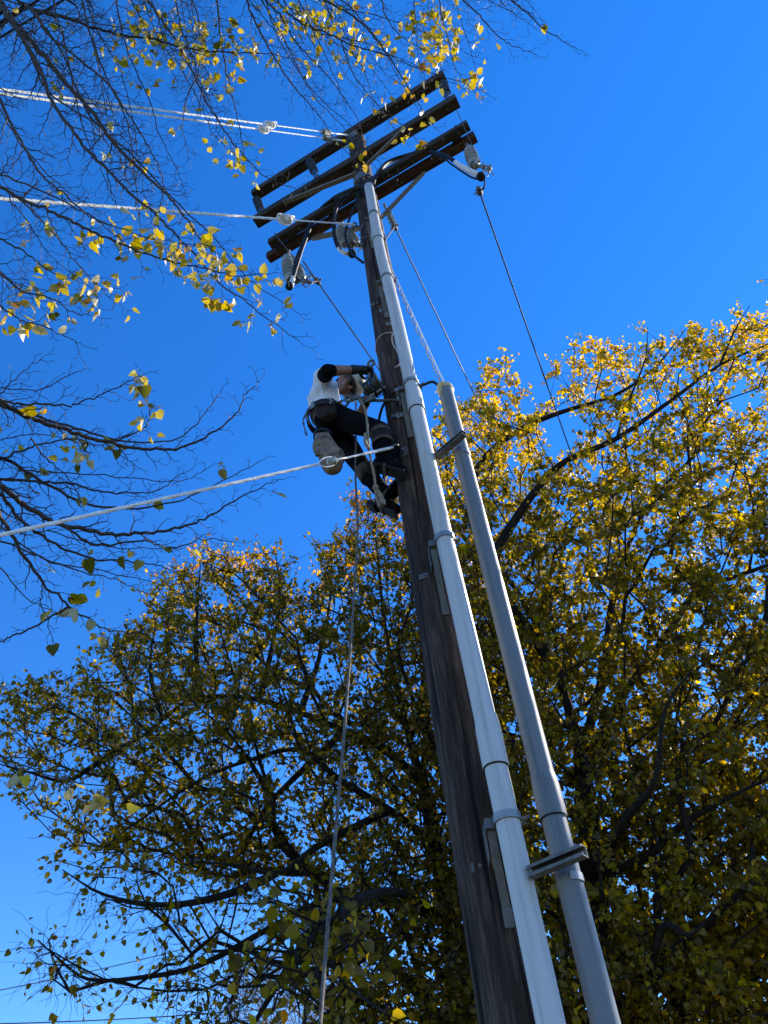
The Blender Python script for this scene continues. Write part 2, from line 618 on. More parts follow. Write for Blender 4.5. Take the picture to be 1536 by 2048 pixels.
hA, hB, hCD = 13.43, 12.06, 11.26
Aarm = crossarm(*arm_from((508, 391), (890, 152), hA), M['arm_dark'], 0.070, 0.085)
Barm = crossarm(*arm_from((512, 444), (915, 201), hB), M['arm_dark'], 0.068, 0.085)
Carm = crossarm(*arm_from((540, 488), (937, 250), hCD), M['arm_dark'], 0.050, 0.065)
Darm = crossarm(*arm_from((537, 516), (951, 273), hCD), M['arm'], 0.054, 0.070)


def on(arm, t, n=0.0, z=0.0):
    p, q, ax, nn = arm
    return p + (q - p) * t + nn * n + UP * z


# plate that carries the top arm
mb = MB()
c = pole_c(TOP)
mb.box(c + A3(0, 0, -0.10) - AN * 0.125, AX * 0.07, AN * 0.006, UP * 0.15)
mb.box(c + A3(0, 0, 0.012), AX * 0.11, AN * 0.10, UP * 0.010)
mb.build('cap_plate', M['galv_dull'], pole)
# spacer blocks between the lower pair
for t in (0.125, 0.33, 0.93):
    a, b = on(Carm, t), on(Darm, t)
    mb = MB()
    d = nrm(b - a)
    L = np.linalg.norm(b - a) / 2 - 0.06
    mb.box((a + b) / 2, d * max(L, 0.01), AX * 0.055, UP * 0.045)
    mb.build('spacer_block', M['arm_dark'], pole, smooth=False)


def bar(a, b, w, mat, name, z=None, thick=0.012):
    """flat or angle iron brace"""
    a, b = np.asarray(a), np.asarray(b)
    d = nrm(b - a)
    z = nrm(np.cross(d, AN)) if z is None else nrm(z)
    y = nrm(np.cross(z, d))
    mb = MB()
    mb.box((a + b) / 2, (b - a) / 2, y * thick / 2, z * w / 2)
    mb.box((a + b) / 2 + y * (w / 2 - thick / 2) - z * (w / 2 - 0.004), (b - a) / 2, y * w / 2, z * 0.005)
    for p, s in ((a, 1), (b, -1)):
        mb.lathe([(0.014, -0.016), (0.014, 0.016)], p + d * 0.04 * s, y, 6)
    return mb.build(name, mat, pole, smooth=False)


bar(on(Barm, 0.16, -0.07, -0.075), pole_c(11.72) - AN * 0.125 - AX * 0.03, 0.05, M['brace'], 'arm_brace')
bar(on(Barm, 0.75, -0.07, -0.075), pole_c(11.72) - AN * 0.125 + AX * 0.03, 0.05, M['brace'], 'arm_brace')
bar(on(Darm, 0.76, 0.02, -0.085), pole_c(10.62) + AN * 0.13 + AX * 0.04, 0.05, M['brace'], 'arm_brace')
bar(on(Darm, 0.22, 0.02, -0.085), pole_c(10.62) + AN * 0.13 - AX * 0.04, 0.05, M['brace'], 'arm_brace')
# metal wrap under the braces
mb = MB()
c = pole_c(11.55)
mb.lathe([(pole_r(11.5) + 0.004, -0.10), (pole_r(11.5) + 0.008, -0.098), (pole_r(11.6) + 0.008, 0.10), (pole_r(11.6) + 0.004, 0.102)], c, UP, 40)
mb.build('pole_band', M['galv_dull'], pole)

# dark post insulators that tie the top arm to the second arm
for (ua, va), (ub, vb) in (((513, 398), (527, 436)), ((619, 322), (636, 360)), ((886, 166), (899, 205))):
    a = ath(ua, va, hA - 0.06)
    b = ath(ub, vb, hB + 0.03)
    mb = MB()
    d = nrm(b - a)
    L = np.linalg.norm(b - a)
    prof = [(0.03, 0)]
    for k in range(9):
        z = 0.06 + k * (0.55 * L) / 9
        prof += [(0.040, z), (0.068 - 0.001 * k, z + 0.03), (0.066 - 0.001 * k, z + 0.042), (0.040, z + 0.05)]
    prof += [(0.036, 0.66 * L), (0.022, 0.68 * L), (0.022, 0.84 * L), (0.045, 0.86 * L), (0.045, L)]
    mb.lathe(prof, a, d, 16)
    o = mb.build('post_insulator', M['porc_dark'], pole)
    k = MB()
    k.lathe([(0.05, -0.02), (0.05, 0.012)], b, d, 6)
    for s in (-1, 1):
        k.tube([b + AX * 0.05 * s - UP * 0.02, b + AX * 0.05 * s - AN * 0.05 - UP * 0.10, b + AX * 0.05 * s + UP * 0.05], 0.008, 6)
    k.each('mounting_bolt', M['galv_dull'], o)

# conduit axes -----------------------------------------------------
WY = 3.2


def white_x(h):
    return float(np.interp(h, [0, 2.4, 3, 4.75, 5.8, 8.9, 10.6, 12], [0.378, 0.371, 0.366, 0.334, 0.328, 0.271, 0.270, 0.270]))


def white_c(h):
    return A3(white_x(h) + 0.004 * math.sin(h * 1.9), WY + 0.004 * math.cos(h * 1.4), h)


GXC, GYC = 0.556, 3.2
RC = 0.0525

# stand-off brackets
STR = [9.76, 8.25, 6.46, 4.80, 3.09]
for i, h in enumerate(STR):
    low = i >= 2
    cx = white_c(h)
    mb = MB()
    top = cx + A3(-0.072, 0.045, -0.02)
    ln = 0.30 if h < 3.5 else 0.37
    surf = PY - pole_r(h) * 0.97
    bot = A3(cx[0] - 0.072 + (0.012 if low else 0.02), surf - 0.012, h - ln)
    d = nrm(bot - top)
    # channel section bar: web and two lips
    y = nrm(np.cross(d, A3(1, 0, 0)))
    mid = (top + bot) / 2
    mb.box(mid, (bot - top) / 2, A3(0.0135, 0, 0), y * 0.003)
    for s in (-1, 1):
        mb.box(mid + A3(0.0150 * s, 0, 0) + y * 0.008 * (1 if y[1] > 0 else -1), (bot - top) / 2, A3(0.0020, 0, 0), y * 0.011)
    # foot with hole plate
    mb.box(bot + A3(0, -0.002, -0.035), A3(0.020, 0, 0), A3(0, 0.003, 0), A3(0, 0, 0.038))
    # head block reaching the pipe and back to the pole
    mb.box(top + A3(0, 0.03, 0.02), A3(0.024, 0, 0), A3(0, 0.06, 0), A3(0, 0, 0.022))
    # side tab on the pole
    tab = A3(top[0] - 0.050, surf + 0.010, h - 0.11)
    mb.box(tab, A3(0.052, -0.010, 0), A3(0.001, -0.004, 0), A3(0, 0, 0.020))
    mb.box(tab + A3(0.024, -0.052, 0.055), A3(0.003, 0, 0), A3(0, 0.048, 0), A3(0, 0, 0.075))
    o = mb.build('standoff_bracket', M['steel'], pole, smooth=False)
    s_ = MB()
    r = RC + 0.004
    a = np.linspace(math.radians(150), math.radians(390), 34)
    for zz in (0,):
        inner = [cx + A3(r * math.cos(t), r * math.sin(t), 0) for t in a]
        outer = [cx + A3((r + 0.004) * math.cos(t), (r + 0.004) * math.sin(t), 0) for t in a]
        V, F = [], []
        for p, q in zip(inner, outer):
            V += [p - UP * 0.017, p + UP * 0.017, q + UP * 0.017, q - UP * 0.017]
        for k in range(len(a) - 1):
            for e in range(4):
                F.append((k * 4 + e, k * 4 + (e + 1) % 4, k * 4 + 4 + (e + 1) % 4, k * 4 + 4 + e))
        F += [(0, 1, 2, 3), tuple(len(V) - 4 + e for e in (3, 2, 1, 0))]
        s_.add(V, F)
    s_.box(cx + A3(-r * 0.9, r * 0.55, 0), A3(0.022, 0.004, 0), A3(0.0, 0.004, 0), UP * 0.017)
    s_.build('strap', M['galv'], o)
    k = MB()
    ear = cx + A3((r + 0.014) * math.cos(0.45), (r + 0.014) * math.sin(0.45), 0)
    k.box(ear, A3(0.016, 0.006, 0), A3(-0.002, 0.006, 0), UP * 0.017)
    k.lathe([(0.012, -0.028), (0.012, -0.014), (0.007, -0.013), (0.007, 0.036)], ear + A3(0.008, -0.006, 0), (0.55, -0.8, 0.0), 6)
    k.lathe([(0.008, -0.01), (0.009, 0.002)], bot + A3(0, -0.004, -0.045), (0, -1, 0), 6)
    k.lathe([(0.008, -0.01), (0.009, 0.004)], tab + A3(-0.014, -0.006, 0), (0, -1, 0), 6)
    k.each('bolt', M['galv_dull'], o)

# strut channels carrying the grey conduit
for h in (5.576, 2.843):
    p = A3(0.400 if h > 4 else 0.4135, 3.215 if h > 4 else 3.169, h)
    q = A3(0.590 if h > 4 else 0.618, 3.045 if h > 4 else 3.022, h)
    ax = nrm(q - p)
    nn = nrm(np.cross(UP, ax))
    if nn[1] > 0:
        nn = -nn
    mid, hx = (p + q) / 2, (q - p) / 2
    mb = MB()
    mb.box(mid + nn * 0.0, hx, nn * 0.002, UP * 0.0205)            # back web
    for s in (-1, 1):
        mb.box(mid + nn * 0.018 + UP * 0.0205 * s, hx, nn * 0.020, UP * 0.002)
        mb.box(mid + nn * 0.037 + UP * 0.015 * s, hx, nn * 0.002, UP * 0.0055)
    o = mb.build('strut_channel', M['steel'], pole, smooth=False)
    s_ = MB()
    cc = A3(GXC, GYC, h)
    a = np.linspace(-1.6, 2.6, 26)
    V, F = [], []
    for t in a:
        for rr, zz in ((RC + 0.002, -0.016), (RC + 0.002, 0.016), (RC + 0.005, 0.016), (RC + 0.005, -0.016)):
            V.append(cc + A3(rr * math.cos(t), rr * math.sin(t), zz - 0.03))
    for k in range(len(a) - 1):
        for e in range(4):
            F.append((k * 4 + e, k * 4 + (e + 1) % 4, k * 4 + 4 + (e + 1) % 4, k * 4 + 4 + e))
    F += [(0, 1, 2, 3), tuple(len(V) - 4 + e for e in (3, 2, 1, 0))]
    s_.add(V, F)
    s_.build('strap', M['galv'], o)

# small plates and eyes on the pole face
def face_pt(u, v, extra=0.0):
    """point where a sight line through (u, v) meets the pole face"""
    d = ray(u, v)
    t0, t1 = 0.5, 30
    for t in np.linspace(2.5, 16, 2700):
        P = EYE + d * t
        if np.hypot(P[0] - pole_x(P[2]), P[1] - PY) < pole_r(max(P[2], 0)) + extra:
            return P
    return EYE + d * (PY / d[1])


def pole_normal(P):
    return nrm(A3(P[0] - pole_x(P[2]), P[1] - PY, 0))


mb = MB()
for (u, v) in ((765, 621), (779, 649), (800, 832), (771, 580)):
    P = face_pt(u, v)
    nn = pole_normal(P)
    tt = np.cross(UP, nn)
    mb = MB()
    mb.box(P + nn * 0.004, tt * 0.026, nn * 0.006, UP * 0.024)
    o = mb.build('bolt_plate', M['galv'], pole, smooth=False)
    mb = MB()
    mb.lathe([(0.008, 0), (0.008, 0.016)], P + nn * 0.006, nn, 6)
    mb.build('bolt', M['galv_dull'], o)
# guy hooks / through-bolt eyes
GUYS = []
for (u, v, le) in ((706, 280, 0), (703, 290, 0), (724, 456, 0), (808, 905, 0)):
    P = face_pt(u, v)
    nn = pole_normal(P)
    mb = MB()
    mb.box(P + nn * 0.003, np.cross(UP, nn) * 0.03, nn * 0.006, UP * 0.05)
    out = nrm(A3(-0.6, -0.5, -0.4))
    mb.tube([P, P + nn * 0.03, P + nn * 0.05 + out * 0.03], 0.009, 8)
    ring = [P + nn * 0.05 + out * (0.055 + 0.03 * math.cos(t)) + np.cross(out, UP) * 0.028 * math.sin(t) for t in np.linspace(0, 6.2832, 15)]
    mb.tube(ring, 0.008, 6, caps=False)
    mb.build('guy_hook', M['galv_dull'], pole)
    GUYS.append(P + nn * 0.05 + out * 0.06)
# climbing step below the lanyard: bent steel bracket on the pole
mb = MB()
P = face_pt(799, 800)
nn = pole_normal(P)
tt = np.cross(UP, nn)
mb.box(P + nn * 0.004, tt * 0.018, nn * 0.004, UP * 0.06)
mb.box(P + nn * 0.028 + UP * 0.055, tt * 0.018, nn * 0.026, UP * 0.004)
mb.box(P + nn * 0.022 - UP * 0.055, tt * 0.018, nn * 0.020, UP * 0.004)
mb.box(P + nn * 0.05 + UP * 0.07, tt * 0.018, nn * 0.004, UP * 0.018)
mb.build('pole_step', M['galv'], pole, smooth=False)

# ------------------------------------------------------------------ conduits
WT = 10.62
wc = thing('conduit', (white_x(0), WY, 0), 'tall white plastic conduit strapped in front of the wooden pole up to the crossarms', 'conduit')
mb = MB()
hs_ = np.concatenate([[-0.2], np.arange(0.2, WT, 0.25), [WT]])
mb.tube([white_c(h) for h in hs_], RC, 28)
mb.build('pipe', M['pvc'], wc)


def bell(h, r, mat, parent, length=0.26):
    mb = MB()
    mb.lathe([(r * 1.003, 0.0), (r * 1.13, 0.0), (r * 1.14, 0.012), (r * 1.14, length * 0.7), (r * 1.10, length * 0.80), (r * 1.02, length), (r * 1.003, length)], (white_c(h) if parent is wc else A3(GXC, GYC, h)), UP, 32, closed=True)
    lip = MB()
    cc = (white_c(h) if parent is wc else A3(GXC, GYC, h))
    lip.lathe([(r * 1.003, -0.006), (r * 1.09, -0.006), (r * 1.09, -0.0005), (r * 1.003, -0.0005)], cc, UP, 32, closed=True)
    o = mb.build('coupling', mat, parent)
    lip.build('coupling_seal', M['rubber'], o)


for h in (9.12, 6.12, 3.33):
    bell(h, RC, M['pvc'], wc)
# top rim
mb = MB()
mb.lathe([(RC * 1.004, -0.02), (RC * 1.08, -0.018), (RC * 1.08, 0.012), (RC * 0.8, 0.014)], white_c(WT), UP, 28)
mb.build('top_rim', M['rubber'], wc)

GT = 6.34
gc = thing('conduit', (GXC, GYC, 0), 'shorter blue-grey plastic conduit standing right of the white conduit, capped with yellow foam', 'conduit')
mb = MB()
mb.tube([A3(GXC, GYC, h) for h in np.concatenate([[-0.2], np.arange(0.2, GT, 0.3), [GT]])], RC, 28)
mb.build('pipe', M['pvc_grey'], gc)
bell(3.07, RC, M['pvc_grey'], gc, 0.2)
mb = MB()
c = A3(GXC, GYC, GT)
mb.ball(c + A3(0, 0, 0.005), (0.062, 0.062, 0.045))
mb.ball(c + A3(-0.045, -0.02, -0.03), (0.022, 0.03, 0.055))
mb.ball(c + A3(0.03, 0.02, 0.02), (0.04, 0.04, 0.04))
mb.ball(c + A3(-0.02, -0.03, 0.012), (0.04, 0.035, 0.036))
remeshed(mb, 'foam_cap', M['foam'], gc, 0.006, 3)

# ------------------------------------------------------------------ guy wires
ANCH = A3(-8.1, -2.45, 0.25)
specs = [
    (GUYS[0], (0, 178, 6.15), (541, 252), 0.0105, 'upper of the two bright guy strands running side by side from the pole top', (652, 272)),
    (GUYS[1], (0, 187, 6.15), (528, 259), 0.0105, 'lower of the two bright guy strands running side by side from the pole top', (655, 280)),
    (GUYS[2], (0, 397, 5.05), (571, 443), 0.0115, 'single bright white guy strand tied below the crossarms, just left of the white conduit top', None),
    (GUYS[3], (0, 1070, 3.25), (664, 935), 0.0095, 'twisted guy strand crossing in front of the lineman, tied to the pole by his boot', None),
]
for (P, (lu, lv, lz), (iu, iv), rr, lab, joint) in specs:
    Q = atz(lu, lv, lz)
    d = nrm(Q - P)
    L = np.linalg.norm(Q - P)
    E = P + d * ((P[2] - 0.05) / -d[2])                  # on to its ground anchor
    gw = thing('guy_wire', E, lab, 'guy wire', 'guy wires')
    tI = None
    best = 1e9
    for t in np.linspace(0.1, L, 900):
        u, v, _ = project(P + d * t)
        if abs(u - iu) < best:
            best, tI = abs(u - iu), t
    I = P + d * tI
    full = np.linalg.norm(E - P)
    ts = np.concatenate([np.arange(0, tI - 0.13, 0.02), [tI - 0.13]])
    mb = MB()
    mb.tube([P + d * t for t in ts], rr * 0.72, 9, lobes=3, pitch=0.10, amp=0.10)
    ts = np.concatenate([np.arange(tI + 0.13, min(L * 1.2, full), 0.02), np.arange(min(L * 1.2, full), full, 0.3)])
    mb.tube([P + d * t for t in ts], rr, 9, lobes=3, pitch=0.12, amp=0.09)
    mb.build('strand', M['strand'], gw)
    # strain insulator: two interlocked lobes with crossed grooves
    sd = nrm(np.cross(d, CF))
    si = np.cross(d, sd)
    mb = MB()
    k = {0.0105: 0.72, 0.0115: 0.85}.get(rr, 0.42)
    mb.lathe([(0.030 * k, -0.085 * k), (0.052 * k, -0.078 * k), (0.064 * k, -0.05 * k), (0.064 * k, -0.028 * k), (0.048 * k, -0.014 * k), (0.048 * k, 0.014 * k), (0.064 * k, 0.028 * k), (0.064 * k, 0.05 * k), (0.052 * k, 0.078 * k), (0.030 * k, 0.085 * k)], I, d, 8)
    mb.build('strain_insulator', M['porc_white'] if rr > 0.01 else M['porc_grey'], gw)
    mb = MB()
    for s, sid in ((1, sd), (-1, si)):
        loop = []
        for t in np.linspace(0, math.pi, 13):
            loop.append(I - d * s * 0.055 * k * math.sin(t) * 0.9 + sid * 0.068 * k * math.cos(t))
        tip = I + d * s * 0.135
        loop = [tip] + [I + d * s * 0.07 + sid * 0.066 * k] + loop + [I + d * s * 0.07 - sid * 0.066 * k] + [tip]
        mb.tube(spline(loop, 3), 0.0075 * min(1, k + 0.2), 6)
    mb.each('grip_loop', M['strand'], gw)
    mb = MB()
    cc = I - si * 0.035 * k
    mb.ball(cc, (0.026 * k, 0.03 * k, 0.055 * k), (sd, si, d), 10, 7)
    mb.build('dark_hole_ball', M['rubber'], gw)  # solid black ball stands in for the dark of the cross hole
    if joint:
        tJ = min(np.linspace(0.1, tI, 400), key=lambda t: abs(project(P + d * t)[0] - joint[0]))
        mb = MB()
        mb.lathe([(0.014, -0.09), (0.036, -0.08), (0.042, 0), (0.036, 0.08), (0.014, 0.09)], P + d * tJ, d, 8)
        mb.box(P + d * tJ + AN * 0.035, d * 0.06, AN * 0.02, UP * 0.03)
        mb.build('dead_end_clamp', M['galv_dull'], gw)
    mb = MB()
    mb.tube([P + d * t for t in np.linspace(0.0, 0.34, 20)], rr * 1.15, 9, lobes=3, pitch=0.05, amp=0.12)
    mb.build('dead_end_grip', M['strand'], gw)

# ------------------------------------------------------------------ cable terminations hanging under the arms
TERM = {}


def termination(name_key, top_uv, bot_uv, elbow_uv, Yt, label, double):
    a = aty(*top_uv, Yt)
    b = aty(*bot_uv, Yt - 0.02)
    e = aty(*elbow_uv, Yt - 0.10)
    d = nrm(b - a)
    L = np.linalg.norm(b - a)
    t = thing('cable_termination', a, label, 'insulator', 'terminations under the lower crossarms')
    offs = (-0.062, 0.062) if double else (0,)
    side = nrm(np.cross(d, CF))
    for k, o in enumerate(offs):
        aa = a + side * o * 0.5 + CF * (0.10 * k)
        bb = b + side * o + CF * (0.10 * k)
        dd = nrm(bb - aa)
        LL = np.linalg.norm(bb - aa)
        prof = [(0.028, -0.06), (0.045, -0.05), (0.052, 0.0)]
        n = 6
        for i in range(n):
            z0 = LL * i / n
            w = 0.066 + 0.010 * math.sin(math.pi * (i + 0.5) / n)
            prof += [(0.050, z0 + 0.002), (w, z0 + LL / n * 0.55), (w - 0.003, z0 + LL / n * 0.75), (0.050, z0 + LL / n * 0.92)]
        prof += [(0.052, LL), (0.04, LL + 0.02)]
        m = MB()
        m.lathe(prof, aa, dd, 22)
        m.build('insulator', M['porc_grey'], t)
    h = MB()
    h.lathe([(0.045, 0), (0.05, 0.02), (0.042, 0.09), (0.02, 0.10)], b, d, 12)
    h.lathe([(0.03, -0.03), (0.03, 0.03)], a - d * 0.06, d, 6)
    h.tube([a - d * 0.05, a - d * 0.10 + UP * 0.03, a + UP * 0.22], 0.016, 8)
    h.each('end_cap', M['galv_dull'], t)
    # clamp hardware: bolts, jaws, eye
    c = MB()
    r2 = random.Random(len(label))
    base = b + d * 0.05
    ex = nrm((A3(0.9, 0.2, -0.1)))
    for i in range(11):
        p = base + ex * (0.01 + 0.15 * r2.random()) + side * (r2.random() - 0.5) * 0.10 + UP * (r2.random() - 0.45) * 0.14 + AN * (r2.random() - 0.5) * 0.12
        v = nrm(A3(r2.random() - 0.5, r2.random() - 0.5, r2.random() - 0.5))
        c.lathe([(0.014, -0.016), (0.014, 0), (0.007, 0.001), (0.007, 0.06)], p, v, 6)
    for i in range(4):
        p = base + ex * (0.03 + 0.04 * i) + UP * (0.03 * (i % 2) - 0.02)
        c.box(p, nrm(ex + UP * (0.6 * (-1) ** i)) * 0.05, AN * 0.018, nrm(UP - ex * (0.6 * (-1) ** i)) * 0.014)
    c.tube(spline([base, base + ex * 0.06 + UP * 0.03, base + ex * 0.13, base + ex * 0.15 - UP * 0.05], 5), 0.014, 8)
    c.each('clamp_bolt', M['galv'], t)
    # pothead elbow the cable plugs into
    q = MB()
    q.lathe([(0.030, -0.07), (0.044, -0.06), (0.046, 0.0), (0.036, 0.03), (0.030, 0.04)], e, nrm(b - e), 14)
    q.build('elbow', M['rubber'], t)
    TERM[name_key] = (a, b, e, base)
    return t


termination('left', (578, 516), (590, 556), (580, 571), 3.95, 'grey ribbed porcelain termination under the left end of the lowest crossarm', True)
termination('mid', (686, 458), (700, 484), (704, 506), 3.72, 'grey ribbed porcelain termination left of the pole, half behind the looping black cable', True)
termination('right', (939, 300), (948, 328), (961, 352), 3.02, 'grey ribbed porcelain termination under the right end of the lowest crossarm', False)


# ------------------------------------------------------------------ cables
def cable(px, label, r=0.017, sleeve=True, white=None, n=10, group='black riser cables'):
    P = [aty(u, v, Y) for u, v, Y in px]
    t = thing('power_cable', P[0], label, 'cable', group)
    C_ = spline(P, n)
    m = MB()
    m.tube(C_, r, 10)
    m.build('jacket', M['rubber'], t)
    if white:
        m = MB()
        k = int(len(C_) * white)
        m.tube(C_[k:], np.linspace(r * 1.15, r * 1.5, len(C_) - k), 12)
        m.build('white_sleeve', M['strand'], t)
    return t


cable([(744, 377, 3.2), (752, 352, 3.22), (775, 325, 3.27), (812, 311, 3.24), (850, 303, 3.12), (890, 311, 2.98), (925, 334, 2.92), (961, 353, 2.93)], 'black cable arching right from the conduit top to the right-hand termination', 0.022, white=0.80)
cable([(741, 377, 3.2), (748, 360, 3.25), (768, 335, 3.30), (806, 315, 3.27), (850, 307, 3.15), (884, 315, 3.02), (905, 330, 2.96), (938, 352, 2.93), (953, 358, 2.93)], 'thin black wire running below the cable that arches to the right-hand termination', 0.010)
cable([(742, 376, 3.22), (725, 372, 3.28), (700, 380, 3.36), (665, 398, 3.52), (632, 432, 3.70), (611, 480, 3.80), (594, 530, 3.83), (582, 571, 3.84)], 'black cable sweeping left along the crossarm down to the left-hand termination', 0.021, white=0.93)
cable([(740, 377, 3.24), (722, 376, 3.32), (697, 388, 3.40), (655, 405, 3.58), (622, 442, 3.75), (605, 488, 3.82), (592, 520, 3.85), (586, 560, 3.87)], 'second black cable running beside the one that sweeps to the left-hand termination', 0.018)
cable([(720, 372, 3.36), (700, 384, 3.40), (676, 410, 3.50), (668, 440, 3.55), (668, 470, 3.57), (676, 495, 3.60), (690, 506, 3.62), (702, 506, 3.63)], 'black cable looping down left of the pole to the middle termination with a white end', 0.019, white=0.72)
cable([(722, 370, 3.36), (703, 384, 3.38), (677, 420, 3.46), (671, 452, 3.52), (674, 480, 3.55), (682, 498, 3.57)], 'thin black wire hanging inside the loop left of the pole', 0.009)
cable([(716, 376, 3.36), (714, 400, 3.37), (704, 425, 3.38), (694, 452, 3.41), (691, 475, 3.44), (700, 500, 3.45), (713, 515, 3.41), (726, 525, 3.37)], 'short black jumper curling back from the middle termination to the pole', 0.014)
# loose loop at pole top of the riser
cable([(752, 374, 3.2), (746, 358, 3.25), (738, 350, 3.30), (726, 356, 3.33), (716, 374, 3.36), (719, 392, 3.36), (735, 383, 3.34)], 'small black cable loop curled around the conduit mouth on the pole', 0.009)

# black communication cable from the grey conduit round the pole
P0 = A3(GXC - 0.03, GYC - 0.01, GT + 0.02)
cl = thing('communication_cable', P0, 'thick black cable leaving the foam-capped grey conduit and curling left behind the pole', 'cable')
pts = [P0, P0 + A3(-0.05, 0.0, 0.09), aty(845, 770, 3.22), aty(824, 771, 3.27), aty(805, 775, 3.33), aty(785, 788, 3.38), aty(768, 808, 3.42), aty(760, 830, 3.48), aty(757, 855, 3.55), aty(766, 880, 3.63)]
m = MB()
m.tube(spline(pts, 8), 0.0105, 9)
m.build('jacket', M['rubber'], cl)

# twisted service wires from behind the conduit into the grey conduit
for k, (u0, v0, Yo, r, lab) in enumerate(((801, 588, 3.60, 0.006, 'straight pale service wire sloping into the foam-capped grey conduit'), (803, 600, 3.66, 0.0055, 'wavy pale service wire twisted beside the straight one above the grey conduit'))):
    a = aty(u0 - 22, v0 - 60, Yo + 0.05)
    b = A3(GXC + 0.012 * (1 - 2 * k), GYC, GT + 0.03)
    n = 60
    t = np.linspace(0, 1, n)
    P = a[None] * (1 - t[:, None]) + b[None] * t[:, None]
    if k:
        P += np.stack([0.014 * np.sin(t * 70), 0.014 * np.cos(t * 70), 0 * t], -1) * np.sin(math.pi * t)[:, None] * 1.0
    m = MB()
    m.tube(P, r, 7)
    o = m.build('service_wire', M['strand'] if not k else M['rope'], None, base=a)
    tag(o, lab, 'wire')

# ------------------------------------------------------------------ line conductors
for key, su, farpx, lab, clampuv in (('right', (955, 372), (1090, 758), 'thin line wire running from the right-hand termination down behind the right tree', (959, 383)),
                                     ('mid', (776, 425), (935, 760), 'thin line wire passing just right of the white conduit and ending behind the right tree', (788, 455)),
                                     ('left', (606, 522), (745, 720), 'thin line wire running from the left-hand termination behind the lineman and pole', (634, 562))):
    Y0 = {'right': 3.05, 'mid': 3.75, 'left': 3.85}[key]
    a = aty(*su, Y0)
    b = ath(*farpx, a[2] - 0.15)
    d = nrm(b - a)
    t_ = np.linspace(0, 1, 60)
    far = a + d * 38
    P = a[None] * (1 - t_[:, None]) + far[None] * t_[:, None]
    lw = thing('line_wire', a, lab, 'power line', 'line wires')
    m = MB()
    m.tube(P, 0.0085, 7)
    m.build('strand', M['alu'], lw)
    tc = min(np.linspace(0.05, 6, 600), key=lambda t: (project(a + d * t)[0] - clampuv[0]) ** 2 + (project(a + d * t)[1] - clampuv[1]) ** 2)
    c = a + d * tc
    m = MB()
    m.lathe([(0.022, -0.045), (0.034, -0.035), (0.034, 0.035), (0.022, 0.045)], c, d, 6)
    m.box(c + A3(0, 0, 0.02), d * 0.02, AN * 0.045, UP * 0.018)
    m.lathe([(0.009, -0.06), (0.009, 0.06)], c, AX, 6)
    m.build('connector', M['galv_dull'], lw)
    jm = MB()
    if key == 'right':
        jp = [aty(967, 345, 2.98), aty(969, 362, 2.99), aty(968, 374, 3.0), c]
    elif key == 'left':
        jp = [aty(612, 556, 3.86), aty(618, 566, 3.86), aty(626, 564, 3.87), c]
    else:
        jp = [aty(770, 480, 3.42), aty(777, 470, 3.5), c]
    jm.tube(spline(jp, 6), 0.0085, 7)
    jm.build('jumper', M['rubber'], lw)
    if key == 'mid':
        m = MB()
        for q in range(4):
            m.lathe([(0.02, -0.02), (0.05, -0.004), (0.05, 0.008), (0.02, 0.02)], a + d * (0.02 + 0.05 * q), d, 12)
        m.lathe([(0.016, -0.12), (0.016, 0)], a, d, 8)
        m.each('insulator_disc', M['porc_grey'], lw)
# thin tie line hanging off the arm ends
for (u0, v0, u1, v1, Ya, Yb, lab) in ((548, 466, 628, 556, 3.75, 3.95, 'thin slack wire dropping from the left end of the second crossarm'), (914, 222, 956, 318, 2.75, 3.0, 'fine dark wire dropping past the right ends of the crossarms')):
    a, b = aty(u0, v0, Ya), aty(u1, v1, Yb)
    m = MB()
    m.tube(spline([a, (a + b) / 2 - UP * 0.05, b], 8), 0.005, 6)
    tag(m.build('drop_wire', M['alu'], None, base=a), lab, 'wire')

# distant wires low on the left
for (u0, v0, u1, v1, lab) in ((-60, 2000, 430, 1880, 'faint distant overhead wire crossing the lower left sky'), (150, 2052, 760, 1992, 'faint distant overhead wire low behind the left tree')):
    a, b = aty(u0, v0, 26), aty(u1, v1, 30)
    d = b - a
    P = [a - d * 0.6 + d * 2.6 * t - UP * 0.6 * (1 - (2 * t - 1) ** 2) + UP * 0.55 for t in np.linspace(0, 1, 30)]
    m = MB()
    m.tube(P, 0.016, 6)
    tag(m.build('distant_wire', M['alu'], None, base=P[0]), lab, 'power line', 'distant wires')

# white cord tied round the pole
m = MB()
hC = face_pt(778, 668)[2]
pts = [pole_c(hC + 0.03 * math.sin(t * 2)) + (pole_r(hC) + 0.008) * A3(math.cos(t), math.sin(t), 0) for t in np.linspace(-1.0, 2 * math.pi - 1.35, 30)]
tail = [face_pt(u, v, 0.012) for u, v in ((790, 664), (784, 672), (786, 688), (795, 704), (801, 722), (797, 731), (790, 734))]
m.tube(pts, 0.0065, 7)
m.tube(spline(tail, 6), 0.0065, 7)
tag(m.build('tie_cord', M['rope'], None, base=pts[0]), 'loose pale cord knotted round the pole above the lineman', 'cord')
